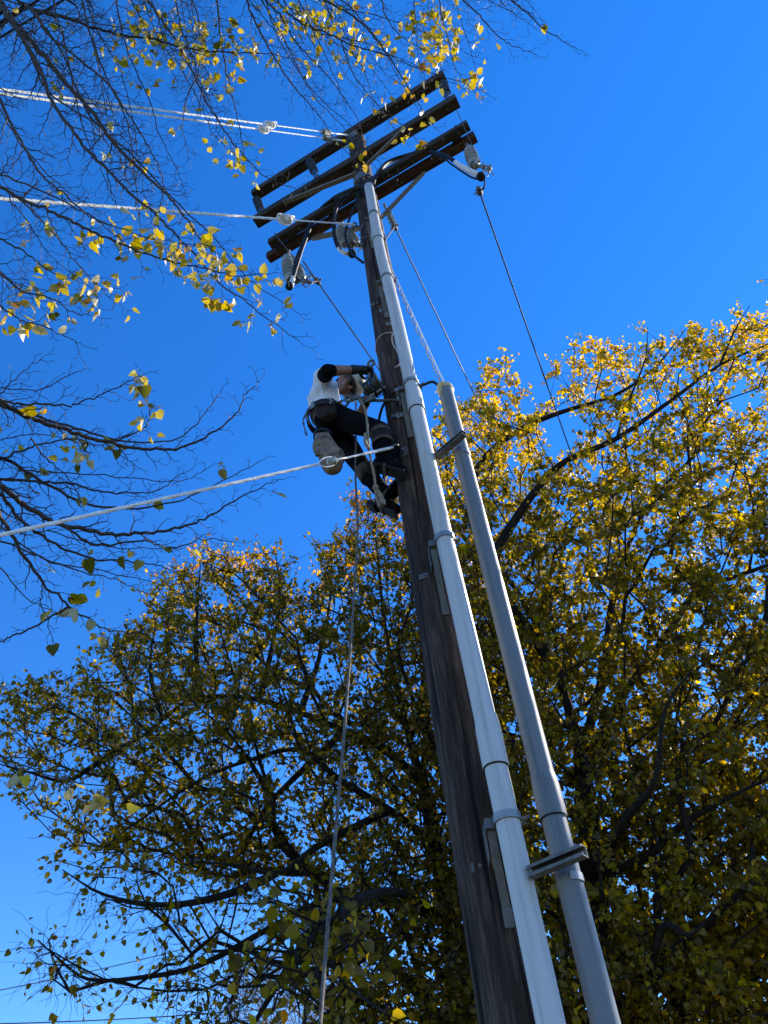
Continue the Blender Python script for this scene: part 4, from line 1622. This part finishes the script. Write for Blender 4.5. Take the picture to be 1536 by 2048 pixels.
def foliage(tree, ids, per_twigs, leaves_per, size, up_bias, spread, twig_r, mbt):
    """thin shoots at every attractor, leaves hung along them; returns leaf bases and directions"""
    LP, LD = [], []
    for i in ids:
        p = np.asarray(tree.P[i])
        pa = tree.par[i]
        h = nrm(p - tree.P[pa]) if pa >= 0 else UP
        for k in range(per_twigs):
            d = nrm(h * 0.6 + rng.normal(0, 0.6, 3) + UP * up_bias)
            L = spread * rng.uniform(0.5, 1.3)
            side = nrm(np.cross(d, rng.normal(0, 1, 3)))
            ts = np.linspace(0, 1, 5)
            zig = np.array([0, 1, -1, 1, -0.5]) * 0.035 * L
            C_ = p + d * L * ts[:, None] + side * zig[:, None] + UP * (0.10 * L * up_bias * ts ** 2)[:, None]
            mbt.tube(C_, np.linspace(twig_r, twig_r * 0.45, 5), 3, caps=False)
            nl = rng.poisson(leaves_per)
            if nl:
                t = rng.uniform(0.1, 1.05, nl)
                b = p + d * L * t[:, None] + side * np.interp(t, ts, zig)[:, None]
                dr = rng.normal(0, 0.75, (nl, 3)) + A3(0, 0, -0.55) + d * 0.25
                dr /= np.linalg.norm(dr, axis=1)[:, None]
                LP.append(b + dr * 0.022)
                LD.append(dr)
    return np.concatenate(LP), np.concatenate(LD)


def crown_points(poly, Yc, depth, n, holes=(), dens=None, edge=230.0):
    lo, hi = np.min(poly, 0), np.max(poly, 0)
    out = []
    while len(out) < n:
        u = rng.uniform(lo[0], hi[0], 4000)
        v = rng.uniform(lo[1], hi[1], 4000)
        k = in_poly(u, v, poly)
        for (hx, hy, hr) in holes:
            k &= np.hypot(u - hx, v - hy) > hr
        u, v = u[k], v[k]
        if dens is not None:
            k = rng.uniform(0, 1, len(u)) < dens(u, v)
            u, v = u[k], v[k]
        e = np.clip(edge_dist(u, v, poly) / edge, 0, 1)
        th_ = np.sqrt(1 - (1 - e) ** 2)
        dp = depth(u, v) if callable(depth) else depth
        y = Yc(u, v) + rng.uniform(-1, 1, len(u)) * (0.25 + dp * th_)
        for a, b_, c in zip(u, v, y):
            out.append(aty(a, b_, c))
            if len(out) >= n:
                break
    return np.array(out)


def px_limb(L):
    return [aty(u, v, Y) for u, v, Y in L]


# ---- right-hand tree -------------------------------------------------------
T = Tree()
base = aty(1225, 2048, 7.6)
root = A3(base[0] + 0.05, 7.7, 0)
T.limb([root, A3(base[0] + 0.03, 7.65, 1.6), base, aty(1180, 1760, 7.6), aty(1165, 1540, 7.6), aty(1110, 1330, 7.5), aty(1040, 1190, 7.4)], n=6)
for L in (
    [(1110, 1330, 7.5), (1000, 1180, 7.3), (992, 1110, 7.2), (1030, 1040, 7.1), (1082, 968, 7.0), (1135, 920, 6.9), (1235, 876, 6.8), (1350, 795, 6.8), (1440, 730, 6.9), (1536, 688, 7.0), (1660, 630, 7.2)],
    [(1000, 1180, 7.3), (940, 1020, 7.6), (960, 930, 7.6), (1030, 865, 7.5), (1120, 825, 7.4), (1230, 790, 7.3), (1310, 735, 7.3), (1370, 660, 7.3)],
    [(1165, 1540, 7.6), (1240, 1400, 7.9), (1340, 1260, 8.0), (1400, 1180, 8.0), (1536, 1130, 7.8), (1700, 1050, 7.5)],
    [(1180, 1760, 7.6), (1290, 1715, 7.2), (1350, 1660, 7.0), (1430, 1610, 6.8), (1540, 1555, 6.6), (1700, 1480, 6.2)],
    [(1165, 1540, 7.6), (1180, 1450, 8.0), (1210, 1330, 8.4), (1230, 1180, 8.8), (1290, 1020, 9.0), (1400, 900, 9.0)],
    [(1235, 876, 6.8), (1250, 820, 6.8), (1290, 720, 6.8), (1295, 655, 6.8)],
    [(1440, 730, 6.9), (1470, 660, 6.9), (1500, 610, 6.9)],
    [(1180, 1760, 7.6), (1250, 1640, 6.6), (1310, 1560, 6.0), (1330, 1420, 5.8), (1390, 1330, 5.7)],
    [(1225, 2048, 7.6), (1300, 1930, 6.9), (1330, 1850, 6.6), (1380, 1870, 6.4), (1435, 1815, 6.2)],
    [(1225, 2048, 7.6), (1320, 1960, 8.0), (1450, 1880, 8.4), (1620, 1760, 8.6)],
    [(1540, 1555, 6.6), (1800, 1350, 5.6), (2050, 1150, 4.8), (2250, 950, 4.2)],
    [(1700, 1050, 7.5), (1950, 880, 6.2), (2200, 720, 5.2)],
    [(1040, 1190, 7.4), (960, 1080, 8.2), (900, 960, 8.4), (880, 880, 8.4)],
):
    T.limb(px_limb(L), n=4, rad=(0.026, 0.004) if len(L) < 5 else (0.080, 0.007) if L[0][1] < 1400 else (0.048, 0.005))
polyR = [(820, 1010), (862, 905), (872, 850), (905, 790), (935, 762), (962, 730), (1000, 712), (1028, 735), (1050, 790), (1085, 800), (1105, 772), (1112, 715), (1160, 690), (1205, 700), (1245, 695), (1280, 665), (1300, 655), (1335, 690), (1385, 655), (1430, 665), (1480, 625), (1510, 605), (1570, 610), (1640, 720), (1720, 950), (1780, 1300), (1780, 2160), (950, 2160), (880, 1500)]
holesR = [(1128, 850, 42), (1095, 905, 30), (1128, 1585, 34), (1175, 1600, 24), (1480, 790, 36), (1140, 1420, 30), (1262, 1780, 26), (1430, 1790, 28), (1500, 1490, 26), (1085, 1960, 24), (1250, 1530, 22), (1400, 1395, 20), (1050, 820, 24)]
AR = crown_points(polyR, lambda u, v: 8.3 + 0 * u, lambda u, v: np.interp(v, [900, 1700], [2.2, 1.4]), 3500, holesR)
# the side of the crown that reaches past the frame and dapples the conduits
xs = rng.uniform(-1, 1, (150, 3))
xs = xs[np.linalg.norm(xs, axis=1) < 1]
AO = np.concatenate([A3(5.5, 5.7, 8.3) + xs * A3(1.7, 1.5, 2.7)])
AO = AO[[project(p)[0] > 1560 for p in AO]]
ids = T.grow(np.concatenate([AR, AO]), bf=0.45, step=0.3)
tr = thing('linden_tree', root, 'large linden on the right with dense yellow-green autumn leaves behind the grey conduit', 'tree', None)
mb = MB()
T.tubes(mb, tip=0.0055, ex=2.25, cap=0.24)
mb.build('trunk', M['bark'], tr)
mb = MB()
LP, LD = foliage(T, ids, 5, 7.8, None, 0.25, 0.30, 0.0042, mb)
mb.build('twigs', M['bark'], tr)
n = len(LP)
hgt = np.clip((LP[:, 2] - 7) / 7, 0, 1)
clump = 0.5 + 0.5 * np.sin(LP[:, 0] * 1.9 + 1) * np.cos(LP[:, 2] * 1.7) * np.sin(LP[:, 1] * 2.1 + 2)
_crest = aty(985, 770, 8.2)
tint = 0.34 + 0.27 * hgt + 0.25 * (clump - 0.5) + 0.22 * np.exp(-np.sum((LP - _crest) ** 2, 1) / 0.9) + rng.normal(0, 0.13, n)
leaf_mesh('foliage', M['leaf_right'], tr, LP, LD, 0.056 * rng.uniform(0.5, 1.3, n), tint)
nR = n

# ---- left-hand tree --------------------------------------------------------
T = Tree()
base = aty(925, 2048, 8.8)
root = A3(base[0] + 0.05, 8.9, 0)
T.limb([root, A3(base[0] + 0.04, 8.85, 1.8), base, aty(900, 1850, 8.7), aty(872, 1690, 8.6), aty(845, 1565, 8.5)], n=6)
for L in (
    [(845, 1565, 8.5), (760, 1492, 8.4), (690, 1462, 8.3), (600, 1425, 8.2), (520, 1400, 8.2), (440, 1392, 8.2), (375, 1402, 8.2), (325, 1440, 8.2), (272, 1480, 8.2), (205, 1502, 8.2), (110, 1475, 8.2), (40, 1420, 8.2)],
    [(272, 1480, 8.2), (190, 1530, 8.0), (130, 1562, 7.9), (60, 1545, 7.8), (-30, 1520, 7.8)],
    [(845, 1565, 8.5), (800, 1400, 8.6), (770, 1250, 8.6), (755, 1110, 8.6), (745, 1020, 8.6)],
    [(845, 1565, 8.5), (860, 1380, 8.9), (880, 1220, 9.0), (850, 1080, 9.0)],
    [(400, 1393, 8.2), (392, 1300, 8.2), (396, 1200, 8.2), (402, 1115, 8.2)],
    [(520, 1400, 8.2), (545, 1290, 8.3), (560, 1200, 8.3), (552, 1110, 8.3)],
    [(600, 1425, 8.2), (640, 1310, 8.6), (660, 1200, 8.7), (665, 1110, 8.7)],
    [(325, 1440, 8.2), (300, 1340, 8.0), (312, 1240, 8.0)],
    [(872, 1690, 8.6), (780, 1620, 7.9), (680, 1560, 7.6), (600, 1500, 7.5), (500, 1520, 7.5), (400, 1560, 7.5), (280, 1640, 7.5), (200, 1700, 7.5)],
    [(780, 1620, 7.9), (640, 1690, 7.6), (560, 1745, 7.5), (470, 1730, 7.4), (380, 1722, 7.4)],
    [(690, 1462, 8.3), (600, 1545, 8.4), (530, 1620, 8.5), (490, 1700, 8.6), (470, 1820, 8.6), (440, 1940, 8.5)],
    [(900, 1850, 8.7), (780, 1800, 8.2), (660, 1800, 7.9), (560, 1845, 7.7), (400, 1930, 7.6), (270, 1956, 7.5), (175, 1958, 7.5), (120, 1920, 7.5), (76, 1880, 7.5)],
    [(560, 1745, 7.5), (450, 1790, 7.3), (330, 1810, 7.2), (210, 1790, 7.2), (125, 1740, 7.2)],
    [(900, 1850, 8.7), (810, 1790, 7.2), (740, 1790, 6.0), (680, 1830, 5.1), (630, 1870, 4.6), (590, 1905, 4.4)],
    [(680, 1830, 5.1), (640, 1930, 4.6), (610, 2010, 4.4)],
    [(660, 1800, 7.9), (560, 1960, 7.9), (500, 2060, 7.8), (440, 2130, 7.8)],
):
    T.limb(px_limb(L), n=4, rad=(0.046, 0.004))
polyL = [(700, 1000), (722, 1045), (694, 1085), (645, 1092), (592, 1135), (540, 1100), (500, 1118), (432, 1102), (392, 1092), (350, 1128), (312, 1172), (292, 1232), (212, 1292), (140, 1350), (60, 1372), (18, 1395), (-60, 1450), (-60, 1590), (50, 1630), (115, 1680), (170, 1710), (300, 1700), (420, 1760), (560, 1740), (640, 1800), (700, 2120), (1040, 2120), (1010, 1150), (870, 1010), (790, 975)]
holesL = [(640, 1340, 34), (612, 1165, 26), (470, 1500, 24), (560, 1560, 26), (330, 1600, 24), (700, 1640, 26), (230, 1430, 26), (150, 1450, 20), (480, 1640, 24), (620, 1690, 24), (650, 1245, 18), (420, 1450, 18), (760, 1700, 20)]


def densL(u, v):
    return np.clip(np.where(v > 1500, 0.62, 1.0) * np.clip((u + 150) / 500, 0.25, 1), 0, 1)


AL = crown_points(polyL, lambda u, v: 8.4 + 0 * u, lambda u, v: np.interp(v, [1100, 1600], [1.7, 1.1]), 2150, holesL, densL)
polyLow = [(110, 1715), (300, 1690), (560, 1740), (700, 1800), (700, 2120), (380, 2120), (330, 2000), (230, 1985), (100, 1985), (60, 1880), (95, 1868), (200, 1930), (330, 1880), (250, 1820), (150, 1790)]
AW = crown_points(polyLow, lambda u, v: 7.7 + 0 * u, 0.9, 260, [(250, 1890, 60), (480, 1850, 40), (560, 1890, 34), (390, 1860, 34)])
u = rng.normal(640, 58, 150)
v = rng.normal(1880, 80, 150)
AF = np.array([aty(a, b_, 4.6 + rng.normal(0, 0.28)) for a, b_ in zip(u, v) if b_ > 1770])
ids1 = T.grow(AL, bf=0.45, step=0.3)
ids2 = T.grow(AW, bf=0.35, step=0.3)
ids3 = T.grow(AF, bf=0.3, step=0.2)
tl_ = thing('linden_tree', root, 'linden on the left with darker olive leaves and arching limbs, partly hidden by the pole', 'tree', None)
mb = MB()
T.tubes(mb, tip=0.0058, ex=2.2, cap=0.22)
mb.build('trunk', M['bark'], tl_)
mb = MB()
q1 = foliage(T, ids1, 5, 5.0, None, 0.35, 0.30, 0.0046, mb)
q2 = foliage(T, ids2, 4, 1.3, None, -0.3, 0.42, 0.0032, mb)
q3 = foliage(T, ids3, 2, 1.4, None, -0.2, 0.16, 0.0028, mb)
mb.build('twigs', M['bark'], tl_)
LP = np.concatenate([q1[0], q2[0], q3[0]])
LD = np.concatenate([q1[1], q2[1], q3[1]])
n = len(LP)
sz = np.concatenate([np.full(len(q1[0]), 0.053), np.full(len(q2[0]), 0.058), np.full(len(q3[0]), 0.062)]) * rng.uniform(0.55, 1.2, n)
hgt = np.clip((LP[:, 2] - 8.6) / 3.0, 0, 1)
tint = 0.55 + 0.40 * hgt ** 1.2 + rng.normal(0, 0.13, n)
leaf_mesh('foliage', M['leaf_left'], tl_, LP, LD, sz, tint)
nL = n

# ---- far bare tree ---------------------------------------------------------
T = Tree()
base = aty(640, 2100, 24)
root = A3(base[0], 24, 0)
T.limb([root, A3(base[0], 24, 2.5), aty(625, 2060, 24)], n=5)
T.limb([aty(625, 2060, 24), aty(560, 1985, 24), aty(500, 1940, 24)], n=4)
T.limb([aty(625, 2060, 24), aty(640, 1980, 24), aty(600, 1930, 24)], n=4)
AB = crown_points([(440, 1960), (480, 1925), (540, 1905), (620, 1915), (700, 1935), (760, 1980), (760, 2110), (430, 2110)], lambda u, v: 24 + 0 * u, 1.8, 700)
ids = T.grow(AB, bf=0.5, step=0.6)
tb = thing('bare_tree', root, 'distant leafless pinkish-grey tree low behind the left linden', 'tree', None)
mb = MB()
T.tubes(mb, tip=0.006, ex=2.1, cap=0.2)
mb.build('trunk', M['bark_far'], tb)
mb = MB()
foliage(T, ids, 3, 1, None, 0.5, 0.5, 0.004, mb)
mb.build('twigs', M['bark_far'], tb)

# ---- near tree on the left, nearly bare -----------------------------------
NEAR = []
mbT, mbB = MB(), MB()
buds = []


def twig(p, d, L, r, level, plane):
    """zig-zag shoot with alternate side shoots"""
    n = max(3, int(L / 0.035))
    st = L / n
    P = [np.asarray(p, float)]
    sgn = rng.choice((-1, 1))
    dd = nrm(d)
    droop = -0.02 if level else -0.01
    kids = []
    for i in range(n):
        sd = nrm(np.cross(dd, plane))
        step = nrm(dd + sd * 0.20 * sgn + rng.normal(0, 0.08, 3))
        dd = nrm(dd + UP * droop + rng.normal(0, 0.05, 3))
        P.append(P[-1] + step * st)
        if level < 3 and i >= 1 and rng.uniform() < (0.78 if level == 1 else 0.62):
            kids.append((P[-1], nrm(dd * 0.75 + sd * 0.85 * sgn + rng.normal(0, 0.18, 3)), L * (1 - i / n * 0.75) * rng.uniform(0.3, 0.55)))
        sgn = -sgn
    rr = np.linspace(r, max(r * 0.5, 0.0011), len(P))
    mbB.tube(np.array(P), rr, 4 if r > 0.003 else 3, caps=False)
    buds.append((P[-1], nrm(P[-1] - P[-2])))
    if level == 1:
        buds.append((P[len(P) // 2], dd))
    for q, kd, kl in kids:
        if kl > 0.03:
            twig(q, kd, kl, max(r * 0.6, 0.0012), level + 1, plane)
        else:
            mbB.tube([q, q + kd * 0.025], [0.0012, 0.0016], 3, caps=False)


def bough(px, z0, z1, r0, r1, tl=0.30, gap=0.075, dz=0.0):
    n = len(px)
    P = []
    for i, (u, v) in enumerate(px):
        t = i / (n - 1)
        P.append(atz(u, v, z0 * (1 - t) + z1 * t + dz * math.sin(t * 3)))
    C_ = spline(P, 6)
    C_[1:-1] += rng.normal(0, 0.004, (len(C_) - 2, 3))
    Ls = np.concatenate([[0], np.cumsum(np.linalg.norm(np.diff(C_, axis=0), axis=1))])
    tot = Ls[-1]
    mbB.tube(C_, np.interp(Ls, [0, tot], [r0, r1]), 8 if r0 > 0.012 else 6, caps=False)
    sgn = 1
    s_ = gap * rng.uniform(0.3, 1)
    while s_ < tot:
        f = s_ / tot
        p = np.array([np.interp(s_, Ls, C_[:, k]) for k in range(3)])
        q = np.array([np.interp(min(s_ + 0.03, tot), Ls, C_[:, k]) for k in range(3)])
        d = nrm(q - p) if s_ + 0.03 < tot else nrm(C_[-1] - C_[-3])
        pl = nrm(CF + rng.normal(0, 0.35, 3))
        sd = nrm(np.cross(d, pl)) * sgn
        L = tl * (1 - 0.55 * f) * rng.uniform(0.35, 1.25)
        twig(p, nrm(d * rng.uniform(0.5, 1.0) + sd * rng.uniform(0.5, 0.95)), L, max(0.0022, min(0.0045, np.interp(s_, [0, tot], [r0, r1]) * 0.45)), 1, pl)
        sgn = -sgn
        s_ += gap * rng.uniform(0.5, 1.6)
    twig(C_[-1], nrm(C_[-1] - C_[-3]), tl * 0.5, max(r1, 0.0018), 1, nrm(CF + rng.normal(0, 0.2, 3)))
    return C_[0], r0


STARTS = []
for px, z0, z1, r0, r1, tl in (
    ([(-30, -40), (0, 4), (27, 43), (62, 84), (101, 129), (133, 168), (160, 195), (195, 238), (230, 289), (273, 332), (324, 379), (351, 410), (375, 441), (402, 478), (430, 505)], 5.4, 5.0, 0.030, 0.004, 0.30),
    ([(10, 20), (23, 43), (74, 125), (105, 203), (137, 250), (172, 297), (219, 344), (266, 391), (312, 430), (352, 469), (391, 512), (437, 566), (480, 594), (523, 629), (560, 655), (598, 682)], 5.3, 4.4, 0.020, 0.0022, 0.26),
    ([(0, -30), (35, 0), (70, 20), (129, 35), (188, 55), (250, 72), (309, 78), (359, 94), (449, 105), (530, 107), (600, 120)], 6.0, 6.6, 0.018, 0.003, 0.30),
    ([(50, 10), (70, 23), (94, 66), (137, 102), (176, 133), (219, 172), (250, 219), (281, 266), (305, 309), (324, 355), (328, 387), (312, 430)], 5.6, 5.2, 0.014, 0.003, 0.26),
    ([(285, -20), (301, 8), (344, 70), (371, 117), (395, 164), (414, 207), (437, 242), (457, 273), (488, 312), (523, 348), (547, 360), (590, 378)], 6.9, 6.2, 0.016, 0.003, 0.28),
    ([(430, -20), (434, 0), (441, 70), (449, 129), (465, 195), (477, 250), (488, 305)], 6.8, 6.0, 0.012, 0.003, 0.22),
    ([(345, -30), (352, 0), (363, 59), (387, 117), (406, 176), (440, 250)], 6.5, 6.1, 0.010, 0.003, 0.26),
    ([(160, -20), (164, 0), (184, 74), (203, 129), (219, 168), (254, 242), (266, 312), (273, 375), (281, 469)], 6.2, 5.2, 0.012, 0.003, 0.24),
    ([(-20, 160), (0, 199), (23, 250), (47, 289), (78, 344), (117, 379), (156, 414), (195, 441), (240, 480)], 4.9, 4.6, 0.014, 0.003, 0.26),
    ([(-20, 360), (0, 371), (39, 395), (98, 422), (156, 449), (195, 469), (254, 492), (312, 516), (391, 531), (469, 551), (523, 547)], 4.6, 4.5, 0.014, 0.0028, 0.22),
    ([(-20, 470), (0, 477), (47, 504), (94, 539), (150, 560)], 4.4, 4.3, 0.008, 0.0026, 0.20),
    ([(-20, 528), (0, 543), (39, 578), (98, 596), (156, 629), (180, 621)], 4.3, 4.2, 0.009, 0.0024, 0.20),
    ([(30, 390), (47, 406), (90, 449), (125, 488), (164, 539), (203, 578), (230, 605)], 4.7, 4.5, 0.008, 0.0022, 0.22),
    ([(-20, 600), (0, 612), (40, 640), (80, 650), (130, 672), (165, 690)], 4.0, 4.0, 0.006, 0.002, 0.16),
    ([(105, -20), (110, 20), (130, 90), (150, 190), (170, 270), (200, 330), (225, 400)], 5.8, 5.3, 0.011, 0.003, 0.28),
    ([(230, -20), (240, 40), (262, 120), (300, 200), (318, 270), (350, 330), (365, 372)], 6.3, 5.8, 0.010, 0.0025, 0.26),
    ([(380, -20), (400, 60), (398, 140), (372, 200), (366, 260), (380, 320)], 6.6, 6.2, 0.008, 0.0025, 0.24),
    ([(520, -30), (532, 0), (564, 36), (587, 77), (614, 109), (650, 146), (682, 187), (714, 237), (723, 262)], 7.0, 7.2, 0.012, 0.003, 0.22),
    ([(640, -20), (650, 0), (691, 23), (732, 55), (769, 100), (796, 141), (819, 178), (846, 223), (874, 260)], 7.0, 7.0, 0.014, 0.0026, 0.22),
    ([(560, 10), (596, 41), (650, 64), (705, 91), (773, 109), (837, 137), (892, 155), (937, 169), (974, 187)], 7.2, 7.0, 0.013, 0.0024, 0.22),
    ([(915, -30), (928, 0), (960, 32), (992, 68), (1024, 91), (1070, 109)], 7.0, 6.9, 0.011, 0.0026, 0.24),
    ([(990, -30), (1020, 0), (1056, 27), (1083, 55), (1111, 73), (1156, 100)], 6.6, 6.5, 0.012, 0.0026, 0.22),
    ([(640, -20), (655, 18), (682, 82), (701, 137), (737, 191), (773, 228), (810, 255), (850, 300)], 7.3, 7.2, 0.010, 0.0024, 0.20),
    ([(828, -30), (828, 0), (833, 55), (837, 114), (850, 160)], 7.0, 6.8, 0.008, 0.0024, 0.20),
    ([(488, -20), (500, 18), (527, 77), (559, 132), (591, 178), (632, 223), (660, 264), (690, 300), (735, 345)], 6.8, 6.9, 0.012, 0.0024, 0.24),
    ([(870, -30), (878, 0), (887, 46), (901, 91), (910, 137), (947, 182)], 6.8, 6.7, 0.008, 0.0024, 0.22),
    ([(590, -20), (610, 30), (640, 90), (668, 150), (690, 210)], 7.0, 7.0, 0.009, 0.0026, 0.24),
    ([(760, -20), (770, 30), (800, 70), (840, 95), (890, 120)], 7.2, 7.0, 0.009, 0.0024, 0.20),
    # lower left
    ([(-30, 792), (0, 802), (39, 826), (90, 845), (156, 869), (215, 884), (273, 896), (352, 896), (398, 880), (449, 849), (477, 822), (492, 787), (519, 763)], 3.7, 4.0, 0.017, 0.0022, 0.13),
    ([(0, 802), (59, 808), (137, 810), (188, 795), (242, 771), (289, 748)], 3.7, 3.8, 0.008, 0.002, 0.15),
    ([(230, 884), (273, 865), (297, 845), (295, 791), (285, 762)], 3.85, 3.9, 0.006, 0.002, 0.09),
    ([(-30, 950), (0, 970), (39, 1002), (98, 1041), (168, 1060), (234, 1070), (305, 1064), (371, 1052), (430, 1025), (488, 990), (558, 959)], 3.6, 4.0, 0.018, 0.0022, 0.14),
    ([(-20, 965), (0, 986), (39, 1037), (78, 1068), (129, 1099), (195, 1119), (254, 1123), (312, 1130), (360, 1150)], 3.8, 4.0, 0.013, 0.0022, 0.18),
    ([(-20, 1000), (0, 1029), (35, 1091), (86, 1166), (137, 1212), (168, 1232), (219, 1259), (293, 1271)], 3.5, 3.7, 0.013, 0.002, 0.13),
    ([(137, 1212), (78, 1248), (39, 1267), (0, 1283), (-30, 1296)], 3.6, 3.5, 0.007, 0.004, 0.07),
    ([(133, 1056), (195, 1091), (280, 1082), (340, 1095), (410, 1080), (470, 1084)], 3.7, 3.9, 0.008, 0.002, 0.13),
    ([(-20, 955), (0, 959), (70, 963), (129, 966), (195, 982), (254, 986), (312, 982), (352, 955), (375, 943)], 3.9, 4.1, 0.010, 0.002, 0.17),
    ([(-20, 925), (0, 920), (47, 900), (98, 884), (160, 880), (220, 900), (270, 930)], 4.0, 4.2, 0.008, 0.002, 0.17),
    ([(62, 877), (98, 923), (137, 955), (160, 1000)], 3.9, 4.0, 0.006, 0.002, 0.16),
    ([(86, 1166), (82, 1205), (94, 1240), (105, 1283)], 3.55, 3.6, 0.004, 0.0018, 0.10),
    ([(-20, 800), (20, 770), (50, 740), (80, 720)], 3.9, 4.0, 0.005, 0.002, 0.17),
    ([(-20, 1075), (60, 1105), (150, 1140), (230, 1160), (300, 1190)], 4.1, 4.2, 0.007, 0.002, 0.18),
    ([(-40, 1500), (40, 1530), (120, 1560), (200, 1590), (260, 1600)], 3.2, 3.25, 0.004, 0.0018, 0.05),
):
    st, rad = bough(px, z0, z1, r0 * 0.80, r1 * 0.9, tl * 1.05, gap=0.060 if z0 > 4.3 else 0.050)
    if len(px) > 5 and z0 > 3.4:
        # companion shoots that run alongside the bough
        for q in range(2 if px[0][0] > 300 else 1):
            ox, oy, sc_ = rng.uniform(-70, 70), rng.uniform(-60, 30), rng.uniform(0.75, 1.0)
            px2 = [(px[0][0] + ox + (u - px[0][0]) * sc_ + rng.normal(0, 6), px[0][1] + oy + (v - px[0][1]) * sc_ + rng.normal(0, 6)) for u, v in px[::2]]
            s2, r2x = bough(px2, z0 + rng.uniform(0.2, 1.0), z1 + rng.uniform(0.1, 0.9), r0 * 0.5, 0.0022, tl * 1.1, gap=0.075)
            if project(s2)[0] < 25 or project(s2)[1] < 25:
                STARTS.append((s2, r2x))
    u0, v0, _ = project(st)
    if u0 < 25 or v0 < 25:
        STARTS.append((st, rad))

# leaves still hanging, thick in some places and thin in others
CLUMPS = [(440, 545, 150, 75, 1.2), (330, 510, 120, 60, 1.2), (200, 580, 90, 60, 1.1), (50, 640, 80, 60, 1.1), (570, 640, 45, 45, 0.9), (270, 110, 45, 50, 0.7), (300, 60, 60, 50, 0.4), (470, 120, 70, 60, 0.6), (480, 320, 50, 40, 0.7), (400, 90, 50, 60, 0.4), (860, 60, 70, 60, 0.9), (870, 110, 40, 50, 1.0), (560, 40, 60, 50, 0.6), (860, 270, 60, 50, 0.7), (950, 160, 50, 50, 0.7), (690, 60, 140, 70, 0.35), (620, 30, 90, 50, 0.5), (840, 190, 40, 50, 0.7), (780, 230, 80, 60, 0.25), (730, 310, 50, 40, 0.5), (290, 790, 40, 60, 0.9), (70, 860, 60, 50, 0.35), (160, 900, 40, 70, 0.65), (260, 1020, 60, 60, 0.3), (330, 1080, 100, 50, 0.30), (130, 1150, 90, 70, 0.25), (160, 1230, 60, 60, 0.45), (230, 880, 40, 40, 0.5), (180, 1580, 120, 50, 0.9), (380, 430, 80, 60, 0.12), (60, 420, 60, 60, 0.15)]
LP, LD = [], []
for p, d in buds:
    u, v, z = project(p)
    pr_ = 0.015
    for cx, cy, sx, sy, a in CLUMPS:
        pr_ = max(pr_, a * math.exp(-((u - cx) / sx) ** 2 - ((v - cy) / sy) ** 2))
    pr_ *= 0.55 if v > 700 else 0.60
    if rng.uniform() < pr_:
        for _ in range(1 + rng.binomial(2, 0.35)):
            dr = nrm(rng.normal(0, 0.7, 3) + A3(0, 0, -0.7) + d * 0.2)
            pe = rng.uniform(0.02, 0.05)
            q = p + nrm(dr + A3(0, 0, -0.2)) * pe
            mbB.tube([p, (p + q) / 2 + rng.normal(0, 0.003, 3), q], 0.0010, 3, caps=False)
            LP.append(q)
            LD.append(dr)
LP, LD = np.array(LP), np.array(LD)
troot = A3(-5.0, 1.4, 0)
tn = thing('linden_tree', troot, 'almost bare linden at left, its thin branches and last yellow leaves hanging overhead', 'tree', None)
n = len(LP)
tint = rng.beta(1.7, 1.9, n)
low = np.array([project(p)[1] for p in LP]) > 1000
tint[low] = tint[low] * 0.7
leaf_mesh('foliage', M['leaf_near'], tn, LP, LD, 0.056 * rng.uniform(0.6, 1.25, n), tint, fold=0.5, curl=0.5)
mbB.build('branches', M['bark_near'], tn)
# trunk and the big limbs outside the picture that carry the boughs
T = Tree()
T.limb([troot, troot + A3(0.02, 0, 1.5), A3(-4.9, 1.4, 3.2), A3(-4.8, 1.3, 5.5), A3(-4.6, 1.2, 7.8), A3(-4.2, 1.0, 9.8)], n=5)
T.limb([A3(-4.6, 1.2, 7.8), A3(-3.6, 0.5, 10.0), A3(-2.0, 0.15, 11.0), A3(-0.2, -0.1, 11.3), A3(1.6, -0.1, 11.2)], n=5)
T.limb([A3(-4.8, 1.3, 5.5), A3(-3.9, 1.3, 6.6), A3(-3.3, 1.3, 7.6)], n=4)
T.limb([A3(-4.9, 1.4, 3.2), A3(-3.6, 1.5, 4.2), A3(-2.6, 1.75, 4.7)], n=4)
# keep feeders out of view: they follow the limbs and drop to each bough's first point
mbT = MB()
nn_ = len(T.P)
for st, rad in STARTS:
    A = np.array(T.P[:nn_])
    i = int(np.argmin(np.linalg.norm(A - st, axis=1) + 0.15 * np.array(T.path[:nn_])))
    a = np.asarray(T.P[i])
    out = nrm(st - a)
    T.limb([a, a + (st - a) * 0.5 + UP * 0.05, st], parent=i, n=4)
T.tubes(mbT, tip=0.009, ex=2.2, cap=0.21)
mbT.build('trunk', M['bark'], tn)
print('leaves', nR, nL, n)
